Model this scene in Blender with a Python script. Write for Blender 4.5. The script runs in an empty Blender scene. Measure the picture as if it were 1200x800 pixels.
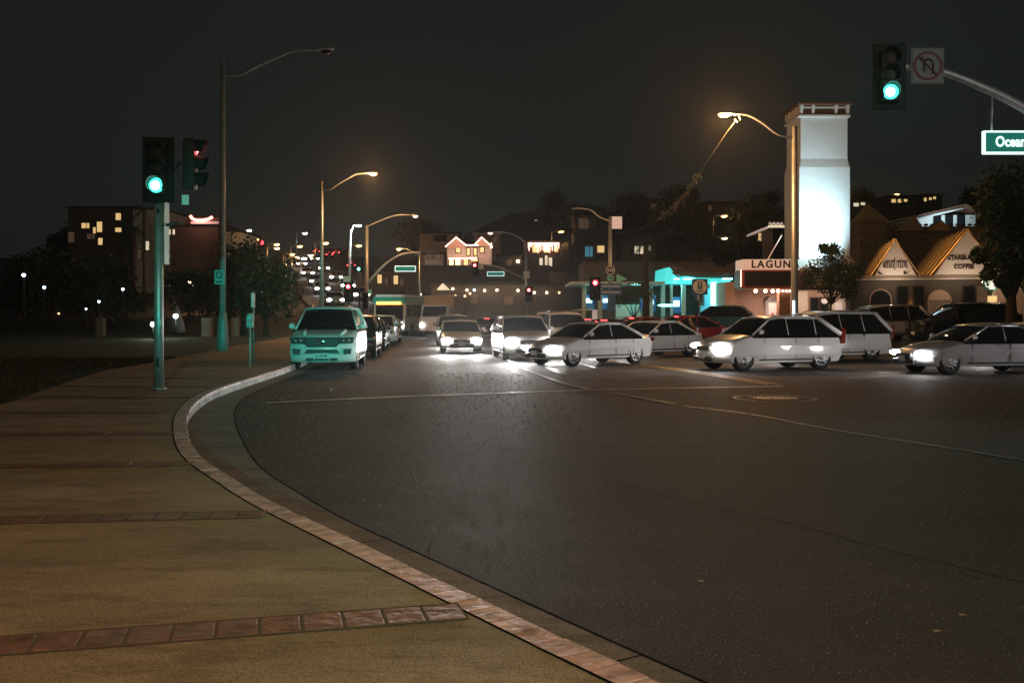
import bpy, bmesh, math, random
from mathutils import Vector, Matrix
R = math.radians
random.seed(7)
S = bpy.context.scene
C = bpy.data.collections.new('place'); S.collection.children.link(C)

# ------------------------------------------------------------------ camera, sky, exposure
HAZE = 0.00035
F = 1167.0; HZ = 368.0; EYE = 1.7
cam = bpy.data.objects.new('camera', bpy.data.cameras.new('camera')); C.objects.link(cam)
cam.data.sensor_width = 36; cam.data.lens = 36 * F / 1200; cam.data.shift_y = -(400 - HZ) / 1200 * -1
cam.data.shift_y = -0.0267
cam.location = (0, 0, EYE); cam.rotation_euler = (R(90), 0, 0)
cam.data.clip_start = 0.05; cam.data.clip_end = 3000
S.camera = cam
W = bpy.data.worlds.new('World'); S.world = W; W.use_nodes = True
nt = W.node_tree; bg = nt.nodes['Background']
bg.inputs[1].default_value = 1.0
bg.inputs[0].default_value = (0.0098, 0.0118, 0.0114, 1)      # city-lit night sky, even all round
S.view_settings.view_transform = 'Standard'; S.view_settings.look = 'None'
S.view_settings.exposure = 0; S.view_settings.gamma = 1

def lamp(kind, name, parent, loc, power, col, aim=None, size=60, blend=0.6, rad=0.1):
    d = bpy.data.lights.new(name, kind); d.energy = power; d.color = col; d.shadow_soft_size = rad
    if kind == 'SPOT': d.spot_size = R(size); d.spot_blend = blend
    o = bpy.data.objects.new(name, d); C.objects.link(o); o.location = loc
    if aim is not None:
        v = Vector(aim); o.rotation_euler = v.to_track_quat('-Z', 'Y').to_euler()
    if parent: o.parent = parent
    return o

# ------------------------------------------------------------------ materials
M = {}
def mat(name, col, rough=0.6, metal=0.0, emit=None, es=0.0, var=0.0, vscale=6.0, bump=0.0, bscale=40.0, coat=0.0, spec=0.5, alpha=None):
    m = bpy.data.materials.new(name); m.use_nodes = True; t = m.node_tree; p = t.nodes['Principled BSDF']
    p.inputs['Base Color'].default_value = (*col, 1); p.inputs['Roughness'].default_value = rough
    p.inputs['Metallic'].default_value = metal; p.inputs['Specular IOR Level'].default_value = spec
    if coat: p.inputs['Coat Weight'].default_value = coat; p.inputs['Coat Roughness'].default_value = 0.05
    if emit: p.inputs['Emission Color'].default_value = (*emit, 1); p.inputs['Emission Strength'].default_value = es
    if var or bump:
        tc = t.nodes.new('ShaderNodeTexCoord')
    if var:
        n = t.nodes.new('ShaderNodeTexNoise'); n.inputs['Scale'].default_value = vscale; n.inputs['Detail'].default_value = 6
        n.inputs['Roughness'].default_value = 0.65
        t.links.new(tc.outputs['Object'], n.inputs['Vector'])
        r = t.nodes.new('ShaderNodeMapRange'); r.inputs['From Min'].default_value = 0.3; r.inputs['From Max'].default_value = 0.7
        r.inputs['To Min'].default_value = 1 - var; r.inputs['To Max'].default_value = 1 + var
        t.links.new(n.outputs['Fac'], r.inputs['Value'])
        x = t.nodes.new('ShaderNodeMix'); x.data_type = 'RGBA'; x.blend_type = 'MULTIPLY'; x.inputs['Factor'].default_value = 1
        x.inputs[6].default_value = (*col, 1); t.links.new(r.outputs['Result'], x.inputs[7])
        t.links.new(x.outputs[2], p.inputs['Base Color'])
    if bump:
        n2 = t.nodes.new('ShaderNodeTexNoise'); n2.inputs['Scale'].default_value = bscale; n2.inputs['Detail'].default_value = 5
        t.links.new(tc.outputs['Object'], n2.inputs['Vector'])
        b = t.nodes.new('ShaderNodeBump'); b.inputs['Strength'].default_value = bump; b.inputs['Distance'].default_value = 0.02
        t.links.new(n2.outputs['Fac'], b.inputs['Height']); t.links.new(b.outputs['Normal'], p.inputs['Normal'])
    M[name] = m; return m

def asphalt():
    m = bpy.data.materials.new('asphalt'); m.use_nodes = True; t = m.node_tree; p = t.nodes['Principled BSDF']; L = t.links.new
    tc = t.nodes.new('ShaderNodeTexCoord')
    def noise(s, d, v=None, ro=0.6):
        n = t.nodes.new('ShaderNodeTexNoise'); n.inputs['Scale'].default_value = s; n.inputs['Detail'].default_value = d
        n.inputs['Roughness'].default_value = ro
        L(v or tc.outputs['Object'], n.inputs['Vector']); return n
    mp = t.nodes.new('ShaderNodeMapping'); mp.inputs['Scale'].default_value = (0.35, 1.6, 1); mp.inputs['Rotation'].default_value = (0, 0, R(-20))
    L(tc.outputs['Object'], mp.inputs['Vector'])
    big = noise(0.35, 5, mp.outputs['Vector']); mid = noise(3.0, 6); fine = noise(130, 3, None, 0.8)
    vo = t.nodes.new('ShaderNodeTexVoronoi'); vo.inputs['Scale'].default_value = 75; L(tc.outputs['Object'], vo.inputs['Vector'])
    r1 = t.nodes.new('ShaderNodeValToRGB'); r1.color_ramp.elements[0].position = 0.36; r1.color_ramp.elements[1].position = 0.66
    r1.color_ramp.elements[0].color = (0.009, 0.0088, 0.0088, 1); r1.color_ramp.elements[1].color = (0.031, 0.028, 0.027, 1)
    L(big.outputs['Fac'], r1.inputs['Fac'])
    mid = noise(1.1, 9, None, .75)
    r2 = t.nodes.new('ShaderNodeMapRange'); r2.inputs['From Min'].default_value = .3; r2.inputs['From Max'].default_value = .7
    r2.inputs['To Min'].default_value = 0.45; r2.inputs['To Max'].default_value = 1.6; L(mid.outputs['Fac'], r2.inputs['Value'])
    r3 = t.nodes.new('ShaderNodeMapRange'); r3.inputs['From Min'].default_value = .25; r3.inputs['From Max'].default_value = .8
    r3.inputs['To Min'].default_value = 0.1; r3.inputs['To Max'].default_value = 2.0; L(fine.outputs['Fac'], r3.inputs['Value'])
    mu = t.nodes.new('ShaderNodeMath'); mu.operation = 'MULTIPLY'; L(r2.outputs[0], mu.inputs[0]); L(r3.outputs[0], mu.inputs[1])
    x = t.nodes.new('ShaderNodeMix'); x.data_type = 'RGBA'; x.blend_type = 'MULTIPLY'; x.inputs['Factor'].default_value = 1
    sp = t.nodes.new('ShaderNodeTexVoronoi'); sp.inputs['Scale'].default_value = 62; L(tc.outputs['Object'], sp.inputs['Vector'])
    sc_ = t.nodes.new('ShaderNodeSeparateColor'); L(sp.outputs['Color'], sc_.inputs[0])
    gt = t.nodes.new('ShaderNodeMath'); gt.operation = 'GREATER_THAN'; gt.inputs[1].default_value = .84; L(sc_.outputs[0], gt.inputs[0])
    lt = t.nodes.new('ShaderNodeMath'); lt.operation = 'LESS_THAN'; lt.inputs[1].default_value = .33; L(sp.outputs['Distance'], lt.inputs[0])
    mm = t.nodes.new('ShaderNodeMath'); mm.operation = 'MULTIPLY'; L(gt.outputs[0], mm.inputs[0]); L(lt.outputs[0], mm.inputs[1])
    xs_ = t.nodes.new('ShaderNodeMix'); xs_.data_type = 'RGBA'; L(mm.outputs[0], xs_.inputs['Factor']); xs_.inputs[7].default_value = (.115, .10, .09, 1)
    L(r1.outputs['Color'], xs_.inputs[6]); r1 = xs_
    L(xs_.outputs[2], x.inputs[6]); L(mu.outputs[0], x.inputs[7]); L(x.outputs[2], p.inputs['Base Color'])
    rr = t.nodes.new('ShaderNodeMapRange'); rr.inputs['To Min'].default_value = 0.60; rr.inputs['To Max'].default_value = 0.78
    L(mid.outputs['Fac'], rr.inputs['Value']); L(rr.outputs[0], p.inputs['Roughness'])
    b = t.nodes.new('ShaderNodeBump'); b.inputs['Strength'].default_value = 0.9; b.inputs['Distance'].default_value = 0.012
    L(vo.outputs['Distance'], b.inputs['Height'])
    b2 = t.nodes.new('ShaderNodeBump'); b2.inputs['Strength'].default_value = 0.18; b2.inputs['Distance'].default_value = 0.02
    L(mid.outputs['Fac'], b2.inputs['Height']); L(b.outputs['Normal'], b2.inputs['Normal']); L(b2.outputs['Normal'], p.inputs['Normal'])
    M['asphalt'] = m
asphalt()

def concrete(name, ca, cb, dirt):
    m = bpy.data.materials.new(name); m.use_nodes = True; t = m.node_tree; p = t.nodes['Principled BSDF']; L = t.links.new
    tc = t.nodes.new('ShaderNodeTexCoord')
    mp = t.nodes.new('ShaderNodeMapping'); mp.inputs['Scale'].default_value = (0.5, 1.3, 1); L(tc.outputs['Object'], mp.inputs['Vector'])
    def noise(s, d, v): 
        n = t.nodes.new('ShaderNodeTexNoise'); n.inputs['Scale'].default_value = s; n.inputs['Detail'].default_value = d; n.inputs['Roughness'].default_value = .7
        L(v, n.inputs['Vector']); return n
    a = noise(0.9, 8, mp.outputs['Vector']); f = noise(90, 4, tc.outputs['Object']); st = noise(3.2, 6, mp.outputs['Vector'])
    r = t.nodes.new('ShaderNodeValToRGB'); r.color_ramp.elements[0].position = .32; r.color_ramp.elements[1].position = .7
    r.color_ramp.elements[0].color = (*ca, 1); r.color_ramp.elements[1].color = (*cb, 1); L(a.outputs['Fac'], r.inputs['Fac'])
    r2 = t.nodes.new('ShaderNodeMapRange'); r2.inputs['From Min'].default_value = .3; r2.inputs['From Max'].default_value = .7
    r2.inputs['To Min'].default_value = .3; r2.inputs['To Max'].default_value = 1.75; L(f.outputs['Fac'], r2.inputs['Value'])
    r3 = t.nodes.new('ShaderNodeMapRange'); r3.inputs['From Min'].default_value = .50; r3.inputs['From Max'].default_value = .62
    r3.inputs['To Min'].default_value = 1; r3.inputs['To Max'].default_value = dirt; L(st.outputs['Fac'], r3.inputs['Value'])
    mu = t.nodes.new('ShaderNodeMath'); mu.operation = 'MULTIPLY'; L(r2.outputs[0], mu.inputs[0]); L(r3.outputs[0], mu.inputs[1])
    x = t.nodes.new('ShaderNodeMix'); x.data_type = 'RGBA'; x.blend_type = 'MULTIPLY'; x.inputs['Factor'].default_value = 1
    L(r.outputs['Color'], x.inputs[6]); L(mu.outputs[0], x.inputs[7]); L(x.outputs[2], p.inputs['Base Color'])
    p.inputs['Roughness'].default_value = .75
    b = t.nodes.new('ShaderNodeBump'); b.inputs['Strength'].default_value = .6; b.inputs['Distance'].default_value = .006
    L(f.outputs['Fac'], b.inputs['Height'])
    b2 = t.nodes.new('ShaderNodeBump'); b2.inputs['Strength'].default_value = .5; b2.inputs['Distance'].default_value = .03
    L(a.outputs['Fac'], b2.inputs['Height']); L(b.outputs['Normal'], b2.inputs['Normal']); L(b2.outputs['Normal'], p.inputs['Normal'])
    M[name] = m
concrete('sidewalk_concrete', (0.17, 0.135, 0.09), (0.38, 0.30, 0.20), .68)
concrete('gutter_concrete', (0.13, 0.12, 0.10), (0.22, 0.20, 0.17), .6)
concrete('kerb_face', (0.35, 0.34, 0.34), (0.62, 0.60, 0.60), .35)
concrete('soil', (0.02, 0.022, 0.014), (0.05, 0.052, 0.03), .7)

def paint(name, col, wear=.5):
    m = bpy.data.materials.new(name); m.use_nodes = True; t = m.node_tree; p = t.nodes['Principled BSDF']; L = t.links.new
    tc = t.nodes.new('ShaderNodeTexCoord'); n = t.nodes.new('ShaderNodeTexNoise'); n.inputs['Scale'].default_value = 9; n.inputs['Detail'].default_value = 8
    n.inputs['Roughness'].default_value = .8; L(tc.outputs['Object'], n.inputs['Vector'])
    r = t.nodes.new('ShaderNodeValToRGB'); r.color_ramp.elements[0].position = wear - .08; r.color_ramp.elements[1].position = wear + .06
    r.color_ramp.elements[0].color = (.05, .046, .045, 1); r.color_ramp.elements[1].color = (*col, 1)
    L(n.outputs['Fac'], r.inputs['Fac']); L(r.outputs['Color'], p.inputs['Base Color']); p.inputs['Roughness'].default_value = .5
    M[name] = m
paint('white_paint', (.72, .70, .68), .44); paint('faded_paint', (.34, .33, .32), .52); paint('yellow_paint', (.62, .36, .08), .45)
mat('grit', (.16, .15, .135), .35, var=.8, vscale=20)
mat('tar', (.006, .006, .006), 1.0, spec=.05)
mat('kerb_brick', (.52, .33, .31), .5, var=.6, vscale=7, bump=1.0, bscale=14)
mat('band_brick', (.19, .098, .068), .5, var=.45, vscale=5, bump=.9, bscale=11)
mat('mortar', (.11, .09, .07), .9)
mat('galvanised', (.38, .40, .41), .45, .6, var=.2, vscale=4, bump=.1)
mat('painted_pole', (.30, .33, .33), .5, .2, var=.2, vscale=3)
mat('dark_metal', (.03, .032, .03), .5, .3)
mat('signal_black', (.007, .008, .008), .7, spec=.2)
mat('signal_housing', (.008, .010, .010), .6, spec=.3)
mat('lens_off_red', (.02, .003, .003), .5, spec=.2); mat('lens_off_amber', (.015, .009, .002), .5, spec=.2); mat('lens_off_green', (.002, .012, .008), .5, spec=.2)
mat('lens_green', (.1, .6, .5), .3, emit=(.05, 1, .74), es=3.2)
mat('lens_red', (.6, .05, .05), .3, emit=(1, .03, .05), es=6)
mat('core_green', (.5, 1, .9), .3, emit=(.55, 1, .92), es=9); mat('core_red', (1, .6, .5), .3, emit=(1, .42, .32), es=9)
mat('visor_red', (.35, .02, .02), .4)
mat('sodium_glow', (.9, .6, .3), .4, emit=(1, .42, .09), es=30)
mat('sodium_core', (1, .8, .5), .4, emit=(1, .52, .14), es=16)
mat('led_glow', (.9, .95, 1), .4, emit=(.85, 1, .98), es=60)
mat('warm_glow', (1, .8, .6), .4, emit=(1, .66, .36), es=10)
mat('dim_warm_glow', (1, .8, .6), .4, emit=(1, .62, .30), es=2.2)
mat('pink_glow', (1, .7, .6), .4, emit=(1, .50, .36), es=7)
mat('cool_glow', (.8, .95, 1), .4, emit=(.62, .85, 1), es=7)
mat('window_lit', (.8, .6, .3), .4, emit=(1, .66, .27), es=.75, var=.3)
mat('window_pale', (.8, .7, .5), .4, emit=(1, .86, .60), es=.7)
mat('window_teal', (.1, .4, .5), .4, emit=(.10, .48, .70), es=.3)
mat('window_dark', (.012, .014, .016), .08)
mat('window_dim', (.1, .07, .04), .2, emit=(1, .6, .35), es=.05)
mat('glass', (.008, .009, .010), .04, spec=.8)
mat('chrome', (.75, .76, .78), .14, 1.0)
mat('black_plastic', (.012, .012, .013), .45)
mat('rubber', (.010, .010, .011), .8)
mat('rim_metal', (.55, .56, .58), .25, .9)
mat('headlight_off', (.16, .17, .18), .12, .5, var=.5, vscale=14)
mat('headlight_on', (1, 1, 1), .3, emit=(1, .97, .95), es=60)
mat('taillight_off', (.18, .008, .008), .15)
mat('taillight_on', (.8, .05, .05), .3, emit=(1, .05, .06), es=9)
mat('amber_on', (.9, .4, .05), .3, emit=(1, .36, .04), es=9)
mat('plate_white', (.7, .7, .68), .5); mat('plate_ink', (.03, .04, .15), .5)
for nm, c in dict(car_white=(.80, .80, .79), car_silver=(.45, .46, .48), car_black=(.012, .012, .014), car_grey=(.11, .115, .12), car_red=(.28, .012, .015), car_blue=(.02, .12, .22), car_gold=(.26, .19, .10), car_navy=(.012, .02, .05)).items():
    mat(nm, c, .3, .25 if nm not in ('car_white',) else 0, coat=.8)
mat('bus_teal', (.03, .42, .40), .35, coat=.4); mat('bus_white', (.7, .7, .68), .4)
mat('truck_tan', (.45, .33, .22), .55, var=.1)
mat('plaster', (.70, .71, .69), .85, var=.08, vscale=.9, bump=1.0, bscale=1.6)
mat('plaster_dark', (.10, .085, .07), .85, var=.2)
mat('plaster_pink', (.52, .36, .28), .85, var=.1)
mat('brick_wall', (.24, .13, .09), .85, var=.35, vscale=8, bump=.6, bscale=12)
mat('stone_wall', (.32, .23, .13), .85, var=.4, vscale=3, bump=1.0, bscale=5)
mat('gable_white', (.70, .63, .55), .8, var=.05)
mat('tin_roof', (.55, .38, .15), .5, 0, var=.12); mat('tin_seam', (.05, .04, .03), .6)
mat('tile_roof', (.16, .075, .045), .8, var=.4, vscale=10, bump=.8, bscale=9)
mat('dark_roof', (.03, .028, .026), .9); mat('fascia', (.22, .17, .13), .7)
mat('wood_dark', (.055, .035, .025), .7, var=.3)
mat('marquee_pale', (.80, .60, .50), .6, emit=(1, .62, .46), es=.42)
mat('marquee_ink', (.05, .02, .02), .6); mat('marquee_frame', (.30, .06, .05), .5); mat('board_black', (.02, .02, .02), .4)
mat('teal_lit', (.1, .55, .6), .4, emit=(.06, .75, .72), es=.9)
mat('teal_column', (.50, .62, .58), .6, var=.1); mat('teal_strip', (.3, .9, .9), .4, emit=(.25, 1, .95), es=4)
mat('screen', (.6, .9, 1), .3, emit=(.55, .9, 1), es=2.5)
mat('sign_green', (.0, .11, .08), .5, emit=(.0, .30, .22), es=.35); mat('sign_white', (.85, .86, .86), .5, emit=(.7, 1, .95), es=1.1)
mat('reg_white', (.15, .18, .175), .8); mat('reg_red', (.10, .02, .018), .7); mat('reg_black', (.02, .02, .02), .6)
mat('plate_teal', (.16, .62, .55), .5); mat('sign_blue', (.03, .12, .3), .5); mat('sign_face', (.7, .72, .7), .5)
mat('street_teal', (.0, .3, .24), .4, emit=(.05, .75, .6), es=1.0)
mat('logo_green', (.01, .14, .07), .5, emit=(.01, .20, .10), es=.12); mat('logo_white', (.8, .82, .78), .5, emit=(.9, .95, .85), es=.45)
mat('neon_pink', (1, .4, .3), .4, emit=(1, .24, .16), es=7)
mat('leaf', (.045, .075, .03), .6, var=.4, vscale=2); mat('leaf_dark', (.025, .042, .02), .7, var=.4, vscale=1)
mat('bark', (.05, .04, .03), .9, var=.3, bump=.6)
mat('grass', (.03, .042, .018), .8, var=.4, vscale=2)
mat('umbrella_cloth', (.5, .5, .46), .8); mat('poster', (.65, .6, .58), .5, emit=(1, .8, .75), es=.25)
mat('poster_red', (.5, .05, .06), .5); mat('hydrant_red', (.4, .03, .03), .5)
mat('cable_black', (.05, .05, .05), .6); mat('garland', (.12, .12, .10), .8)

# ------------------------------------------------------------------ mesh helpers
class MB:
    def __init__(s): s.bm = bmesh.new(); s.mi = 0
    def face(s, pts):
        vs = [s.bm.verts.new(p) for p in pts]
        try:
            f = s.bm.faces.new(vs); f.material_index = s.mi; return f
        except ValueError: return None
    def box(s, c, d, rz=0, top=1.0, mtx=None):
        m = Matrix.Translation(c) @ Matrix.Rotation(rz, 4, 'Z')
        if mtx is not None: m = mtx @ m
        v = []
        for z in (-.5, .5):
            k = top if z > 0 else 1
            for x, y in ((-.5, -.5), (.5, -.5), (.5, .5), (-.5, .5)):
                v.append(s.bm.verts.new(m @ Vector((x * d[0] * k, y * d[1] * k, z * d[2]))))
        for q in ((3, 2, 1, 0), (4, 5, 6, 7), (0, 1, 5, 4), (1, 2, 6, 5), (2, 3, 7, 6), (3, 0, 4, 7)):
            f = s.bm.faces.new([v[i] for i in q]); f.material_index = s.mi
        return s
    def prism(s, poly, a, b, axis='z'):
        def P(p, t): return {'z': (p[0], p[1], t), 'y': (p[0], t, p[1]), 'x': (t, p[0], p[1])}[axis]
        lo = [s.bm.verts.new(P(p, a)) for p in poly]; hi = [s.bm.verts.new(P(p, b)) for p in poly]
        n = len(poly)
        for i in range(n):
            f = s.bm.faces.new((lo[i], lo[(i + 1) % n], hi[(i + 1) % n], hi[i])); f.material_index = s.mi
        for ff in (lo[::-1], hi):
            f = s.bm.faces.new(ff); f.material_index = s.mi
        return s
    def tube(s, pts, r, seg=10, cap=True):
        pts = [Vector(p) for p in pts]; n = len(pts)
        rs = r if isinstance(r, (list, tuple)) else [r] * n
        rings = []; up0 = None
        for i, p in enumerate(pts):
            d = (pts[min(i + 1, n - 1)] - pts[max(i - 1, 0)]).normalized()
            up = Vector((0, 0, 1)) if abs(d.z) < .95 else Vector((0, 1, 0))
            if up0 is not None and abs(up0.dot(d)) < .95: up = up0
            a = d.cross(up).normalized(); b = a.cross(d).normalized(); up0 = b
            rings.append([s.bm.verts.new(p + (a * math.cos(2 * math.pi * k / seg) + b * math.sin(2 * math.pi * k / seg)) * rs[i]) for k in range(seg)])
        for i in range(n - 1):
            for k in range(seg):
                f = s.bm.faces.new((rings[i][k], rings[i][(k + 1) % seg], rings[i + 1][(k + 1) % seg], rings[i + 1][k])); f.material_index = s.mi; f.smooth = True
        if cap:
            for rg in (rings[0], rings[-1]):
                try: s.bm.faces.new(rg).material_index = s.mi
                except ValueError: pass
        return s
    def ball(s, c, r, seg=10, sc=(1, 1, 1)):
        m = Matrix.Translation(c) @ Matrix.Diagonal((r * sc[0], r * sc[1], r * sc[2], 1))
        g = bmesh.ops.create_uvsphere(s.bm, u_segments=seg, v_segments=max(4, seg // 2 + 1), radius=1, matrix=m)
        for v in g['verts']:
            for f in v.link_faces: f.material_index = s.mi; f.smooth = True
        return s
    def disc(s, c, r, depth, axis='y', seg=20, sc=1.0):
        poly = [(math.cos(2 * math.pi * k / seg) * r, math.sin(2 * math.pi * k / seg) * r * sc) for k in range(seg)]
        if axis == 'y': return s.prism([(c[0] + p[0], c[2] + p[1]) for p in poly], c[1] - depth / 2, c[1] + depth / 2, 'y')
        if axis == 'x': return s.prism([(c[1] + p[0], c[2] + p[1]) for p in poly], c[0] - depth / 2, c[0] + depth / 2, 'x')
        return s.prism([(c[0] + p[0], c[1] + p[1]) for p in poly], c[2] - depth / 2, c[2] + depth / 2, 'z')

def obj(name, mb, mats, parent=None, loc=(0, 0, 0), rz=0, bevel=0, smooth=False, label=None):
    me = bpy.data.meshes.new(name)
    bmesh.ops.recalc_face_normals(mb.bm, faces=mb.bm.faces)
    if smooth:
        for f in mb.bm.faces: f.smooth = True
    mb.bm.to_mesh(me); mb.bm.free()
    for m in (mats if isinstance(mats, (list, tuple)) else [mats]): me.materials.append(M[m])
    o = bpy.data.objects.new(name, me); C.objects.link(o); o.location = loc; o.rotation_euler = (0, 0, rz)
    if parent: o.parent = parent
    if bevel:
        b = o.modifiers.new('bevel', 'BEVEL'); b.width = bevel; b.segments = 2; b.limit_method = 'ANGLE'
    if label: o['label'] = label
    return o
def tag(o, label, cat, group=None, kind=None):
    o['label'] = label; o['category'] = cat
    if group: o['group'] = group
    if kind: o['kind'] = kind
    return o
def thing(name, label, cat, loc=(0, 0, 0), rz=0, group=None):
    o = bpy.data.objects.new(name, None); C.objects.link(o); o.empty_display_size = .2
    o.location = loc; o.rotation_euler = (0, 0, rz); return tag(o, label, cat, group)
def struct(name, mb, mats, **k):
    o = obj(name, mb, mats, **k); o['kind'] = 'structure'; return o
def copy_tree(o, parent=None):
    c = o.copy(); C.objects.link(c); c.parent = parent
    for ch in list(o.children): copy_tree(ch, c)
    return c
def dup(o, loc, rz, label, group=None):
    c = copy_tree(o); c.location = loc; c.rotation_euler = (0, 0, rz); c['label'] = label
    if group: c['group'] = group
    return c
def text(name, s, size, m, parent, loc, ext=.01, rz=0, spacing=1.0, bold=0.0, label=None, xs=1.0):
    cu = bpy.data.curves.new('t', 'FONT'); cu.body = s; cu.size = size; cu.extrude = ext; cu.align_x = 'CENTER'; cu.align_y = 'CENTER'
    cu.space_character = spacing; cu.offset = bold; cu.resolution_u = 3
    t = bpy.data.objects.new('t', cu); C.objects.link(t)
    me = bpy.data.meshes.new_from_object(t); bpy.data.objects.remove(t)
    me.transform(Matrix.Rotation(R(90), 4, 'X') @ Matrix.Diagonal((xs, 1, 1, 1))); me.name = name
    me.materials.clear(); me.materials.append(M[m])
    o = bpy.data.objects.new(name, me); C.objects.link(o); o.parent = parent; o.location = loc; o.rotation_euler = (0, 0, rz)
    return o
def sm(a, b, x):
    t = max(0, min(1, (x - a) / (b - a))); return t * t * (3 - 2 * t)
def PX(px, Y): return (px - 600) / F * Y
def PZ(py, Y): return EYE - (py - HZ) / F * Y
def road(px, py, z=0.0):
    Y = F * (EYE - z) / (py - HZ); return (PX(px, Y), Y)
def spline(pts, n=8):
    out = []
    for i in range(len(pts) - 1):
        p0, p1, p2, p3 = (Vector(pts[max(i - 1, 0)]), Vector(pts[i]), Vector(pts[i + 1]), Vector(pts[min(i + 2, len(pts) - 1)]))
        for k in range(n):
            t = k / n
            out.append(.5 * ((2 * p1) + (-p0 + p2) * t + (2 * p0 - 5 * p1 + 4 * p2 - p3) * t * t + (-p0 + 3 * p1 - 3 * p2 + p3) * t ** 3))
    out.append(Vector(pts[-1])); return out
def resample(pts, step):
    out = [pts[0].copy()]; acc = 0
    for a, b in zip(pts, pts[1:]):
        L = (b - a).length
        while acc + L >= step:
            t = (step - acc) / L; a = a.lerp(b, t); out.append(a.copy()); L = (b - a).length; acc = 0
        acc += L
    return out

# ------------------------------------------------------------------ the ground
def rz_(x, y): return 0.42 * sm(42, 54, y) * sm(4, 12, x)
def terr(x, y):
    right = sm(-26, 2, x)
    a = max(0, min(y, 290) - 80) * .095; b = max(0, min(y, 250) - 84) * .17
    z = a * (1 - right) + b * right
    z += (math.sin(x * .031 + y * .013) * 1.5 + math.sin(x * .011 - 1) * 2.5) * sm(200, 330, y)
    if x > 0: z += .42 * sm(42, 54, y)
    return z
g = MB(); nx, ny = 70, 80
xs = [-420 + 840 * i / nx for i in range(nx + 1)]; ys = [-40 + (680 * (j / ny) ** 1.25) for j in range(ny + 1)]
vg = [[g.bm.verts.new((x, y, terr(x, y) - .12)) for x in xs] for y in ys]
for j in range(ny):
    for i in range(nx):
        g.bm.faces.new((vg[j][i], vg[j][i + 1], vg[j + 1][i + 1], vg[j + 1][i])).smooth = True
struct('ground', g, 'soil')

g = MB(); xs = [-32 + 96 * i / 48 for i in range(49)]; ys = [-14 + 96 * j / 48 for j in range(49)]
vg = [[g.bm.verts.new((x, y, rz_(x, y))) for x in xs] for y in ys]
for j in range(48):
    for i in range(48):
        g.bm.faces.new((vg[j][i], vg[j][i + 1], vg[j + 1][i + 1], vg[j + 1][i])).smooth = True
struct('road', g, 'asphalt')

# far stretch of the street, climbing the hill
FC = spline([Vector(p) for p in ((-5.5, 79, 0), (-9, 90, 0), (-14, 107, 0), (-20, 130, 0), (-29, 165, 0), (-42, 220, 0), (-56, 268, 0))], 8)
g = MB(); prev = None
for i, p in enumerate(FC):
    d = (FC[min(i + 1, len(FC) - 1)] - FC[max(i - 1, 0)]).normalized(); n = Vector((d.y, -d.x, 0))
    zz = max(0, p.y - 80) * .095 + .35 * sm(80, 90, p.y)
    cur = [g.bm.verts.new((p + n * k).to_tuple()[:2] + (zz + .012,)) for k in (-8, 0, 8)]
    if prev:
        for k in range(2): g.bm.faces.new((prev[k], prev[k + 1], cur[k + 1], cur[k]))
    prev = cur
def far_pt(t, off):
    i = int(t * (len(FC) - 1)); i = min(i, len(FC) - 2); fr = t * (len(FC) - 1) - i
    p = FC[i].lerp(FC[i + 1], fr); d = (FC[i + 1] - FC[i]).normalized(); q = p + Vector((d.y, -d.x, 0)) * off
    return (q.x, q.y, max(0, p.y - 80) * .095 + .35 * sm(80, 90, p.y) + .012), math.atan2(d.y, d.x) - math.pi / 2
struct('far_road', g, 'asphalt')

# kerb: outer top edge, near end first
SW = 0.18
KP = [(9, -7.5), (5.4, -2.5), (3.0, .6), (.60, 4.15), (-.25, 5.45), (-1.18, 6.9), (-1.95, 8.1), (-2.62, 9.3), (-3.3, 10.6), (-3.95, 12.2), (-4.83, 14.8), (-5.50, 17.4), (-5.98, 20.3), (-6.25, 24.4), (-6.45, 28), (-6.85, 33), (-7.8, 45), (-8.9, 62), (-10.5, 80)]
K = resample(spline([Vector((x, y, 0)) for x, y in KP], 12), .2)
def off(i, d):
    t = (K[min(i + 1, len(K) - 1)] - K[max(i - 1, 0)]).normalized(); return K[i] + Vector((-t.y, t.x, 0)) * d   # left of travel = sidewalk side
# direction of travel goes away from the camera, so +d is to the left (sidewalk)
KW = .18
g = MB(); g2 = MB(); rnd = random.Random(3)
for i in range(0, len(K) - 1):
    a, b, c, d = off(i, .012), off(i + 1, .012), off(i + 1, KW), off(i, KW)
    # mortar/base body
    for q in ((a, b, c, d),):
        for z in (SW - .012,): g2.face([(p.x, p.y, z) for p in q])
    dz = rnd.uniform(-.002, .003); tt = (K[i + 1] - K[i]).normalized(); gp = .0035
    a2, b2, c2, d2 = off(i, rnd.uniform(-.008, .008)) + tt * gp, off(i + 1, rnd.uniform(-.008, .008)) - tt * gp, off(i + 1, KW) - tt * gp, off(i, KW) + tt * gp
    lo, hi = .12, SW + dz
    V = [g.bm.verts.new((p.x, p.y, lo)) for p in (a2, b2, c2, d2)] + [g.bm.verts.new((p.x, p.y, hi + rnd.uniform(-.0015, .0015))) for p in (a2, b2, c2, d2)]
    for q in ((4, 5, 6, 7), (0, 1, 5, 4), (1, 2, 6, 5), (2, 3, 7, 6), (3, 0, 4, 7)): g.bm.faces.new([V[k] for k in q])
o = struct('kerb', g, 'kerb_brick', bevel=.006)
for i in range(len(K) - 1):
    a, b = off(i, .012), off(i + 1, .012)
    g2.face([(a.x, a.y, -.01), (b.x, b.y, -.01), (b.x, b.y, SW - .012), (a.x, a.y, SW - .012)])
struct('kerb_face', g2, 'kerb_face')
g = MB()
GW = lambda i: .45 + .25 * math.exp(-((K[i].y - 14) / 6) ** 2)
for i in range(len(K) - 1):
    a, b, c, d = off(i, .02), off(i + 1, .02), off(i + 1, -GW(i + 1)), off(i, -GW(i))
    if K[i].y < 40: g.face([(p.x, p.y, .006) for p in (a, b, c, d)])
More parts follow.
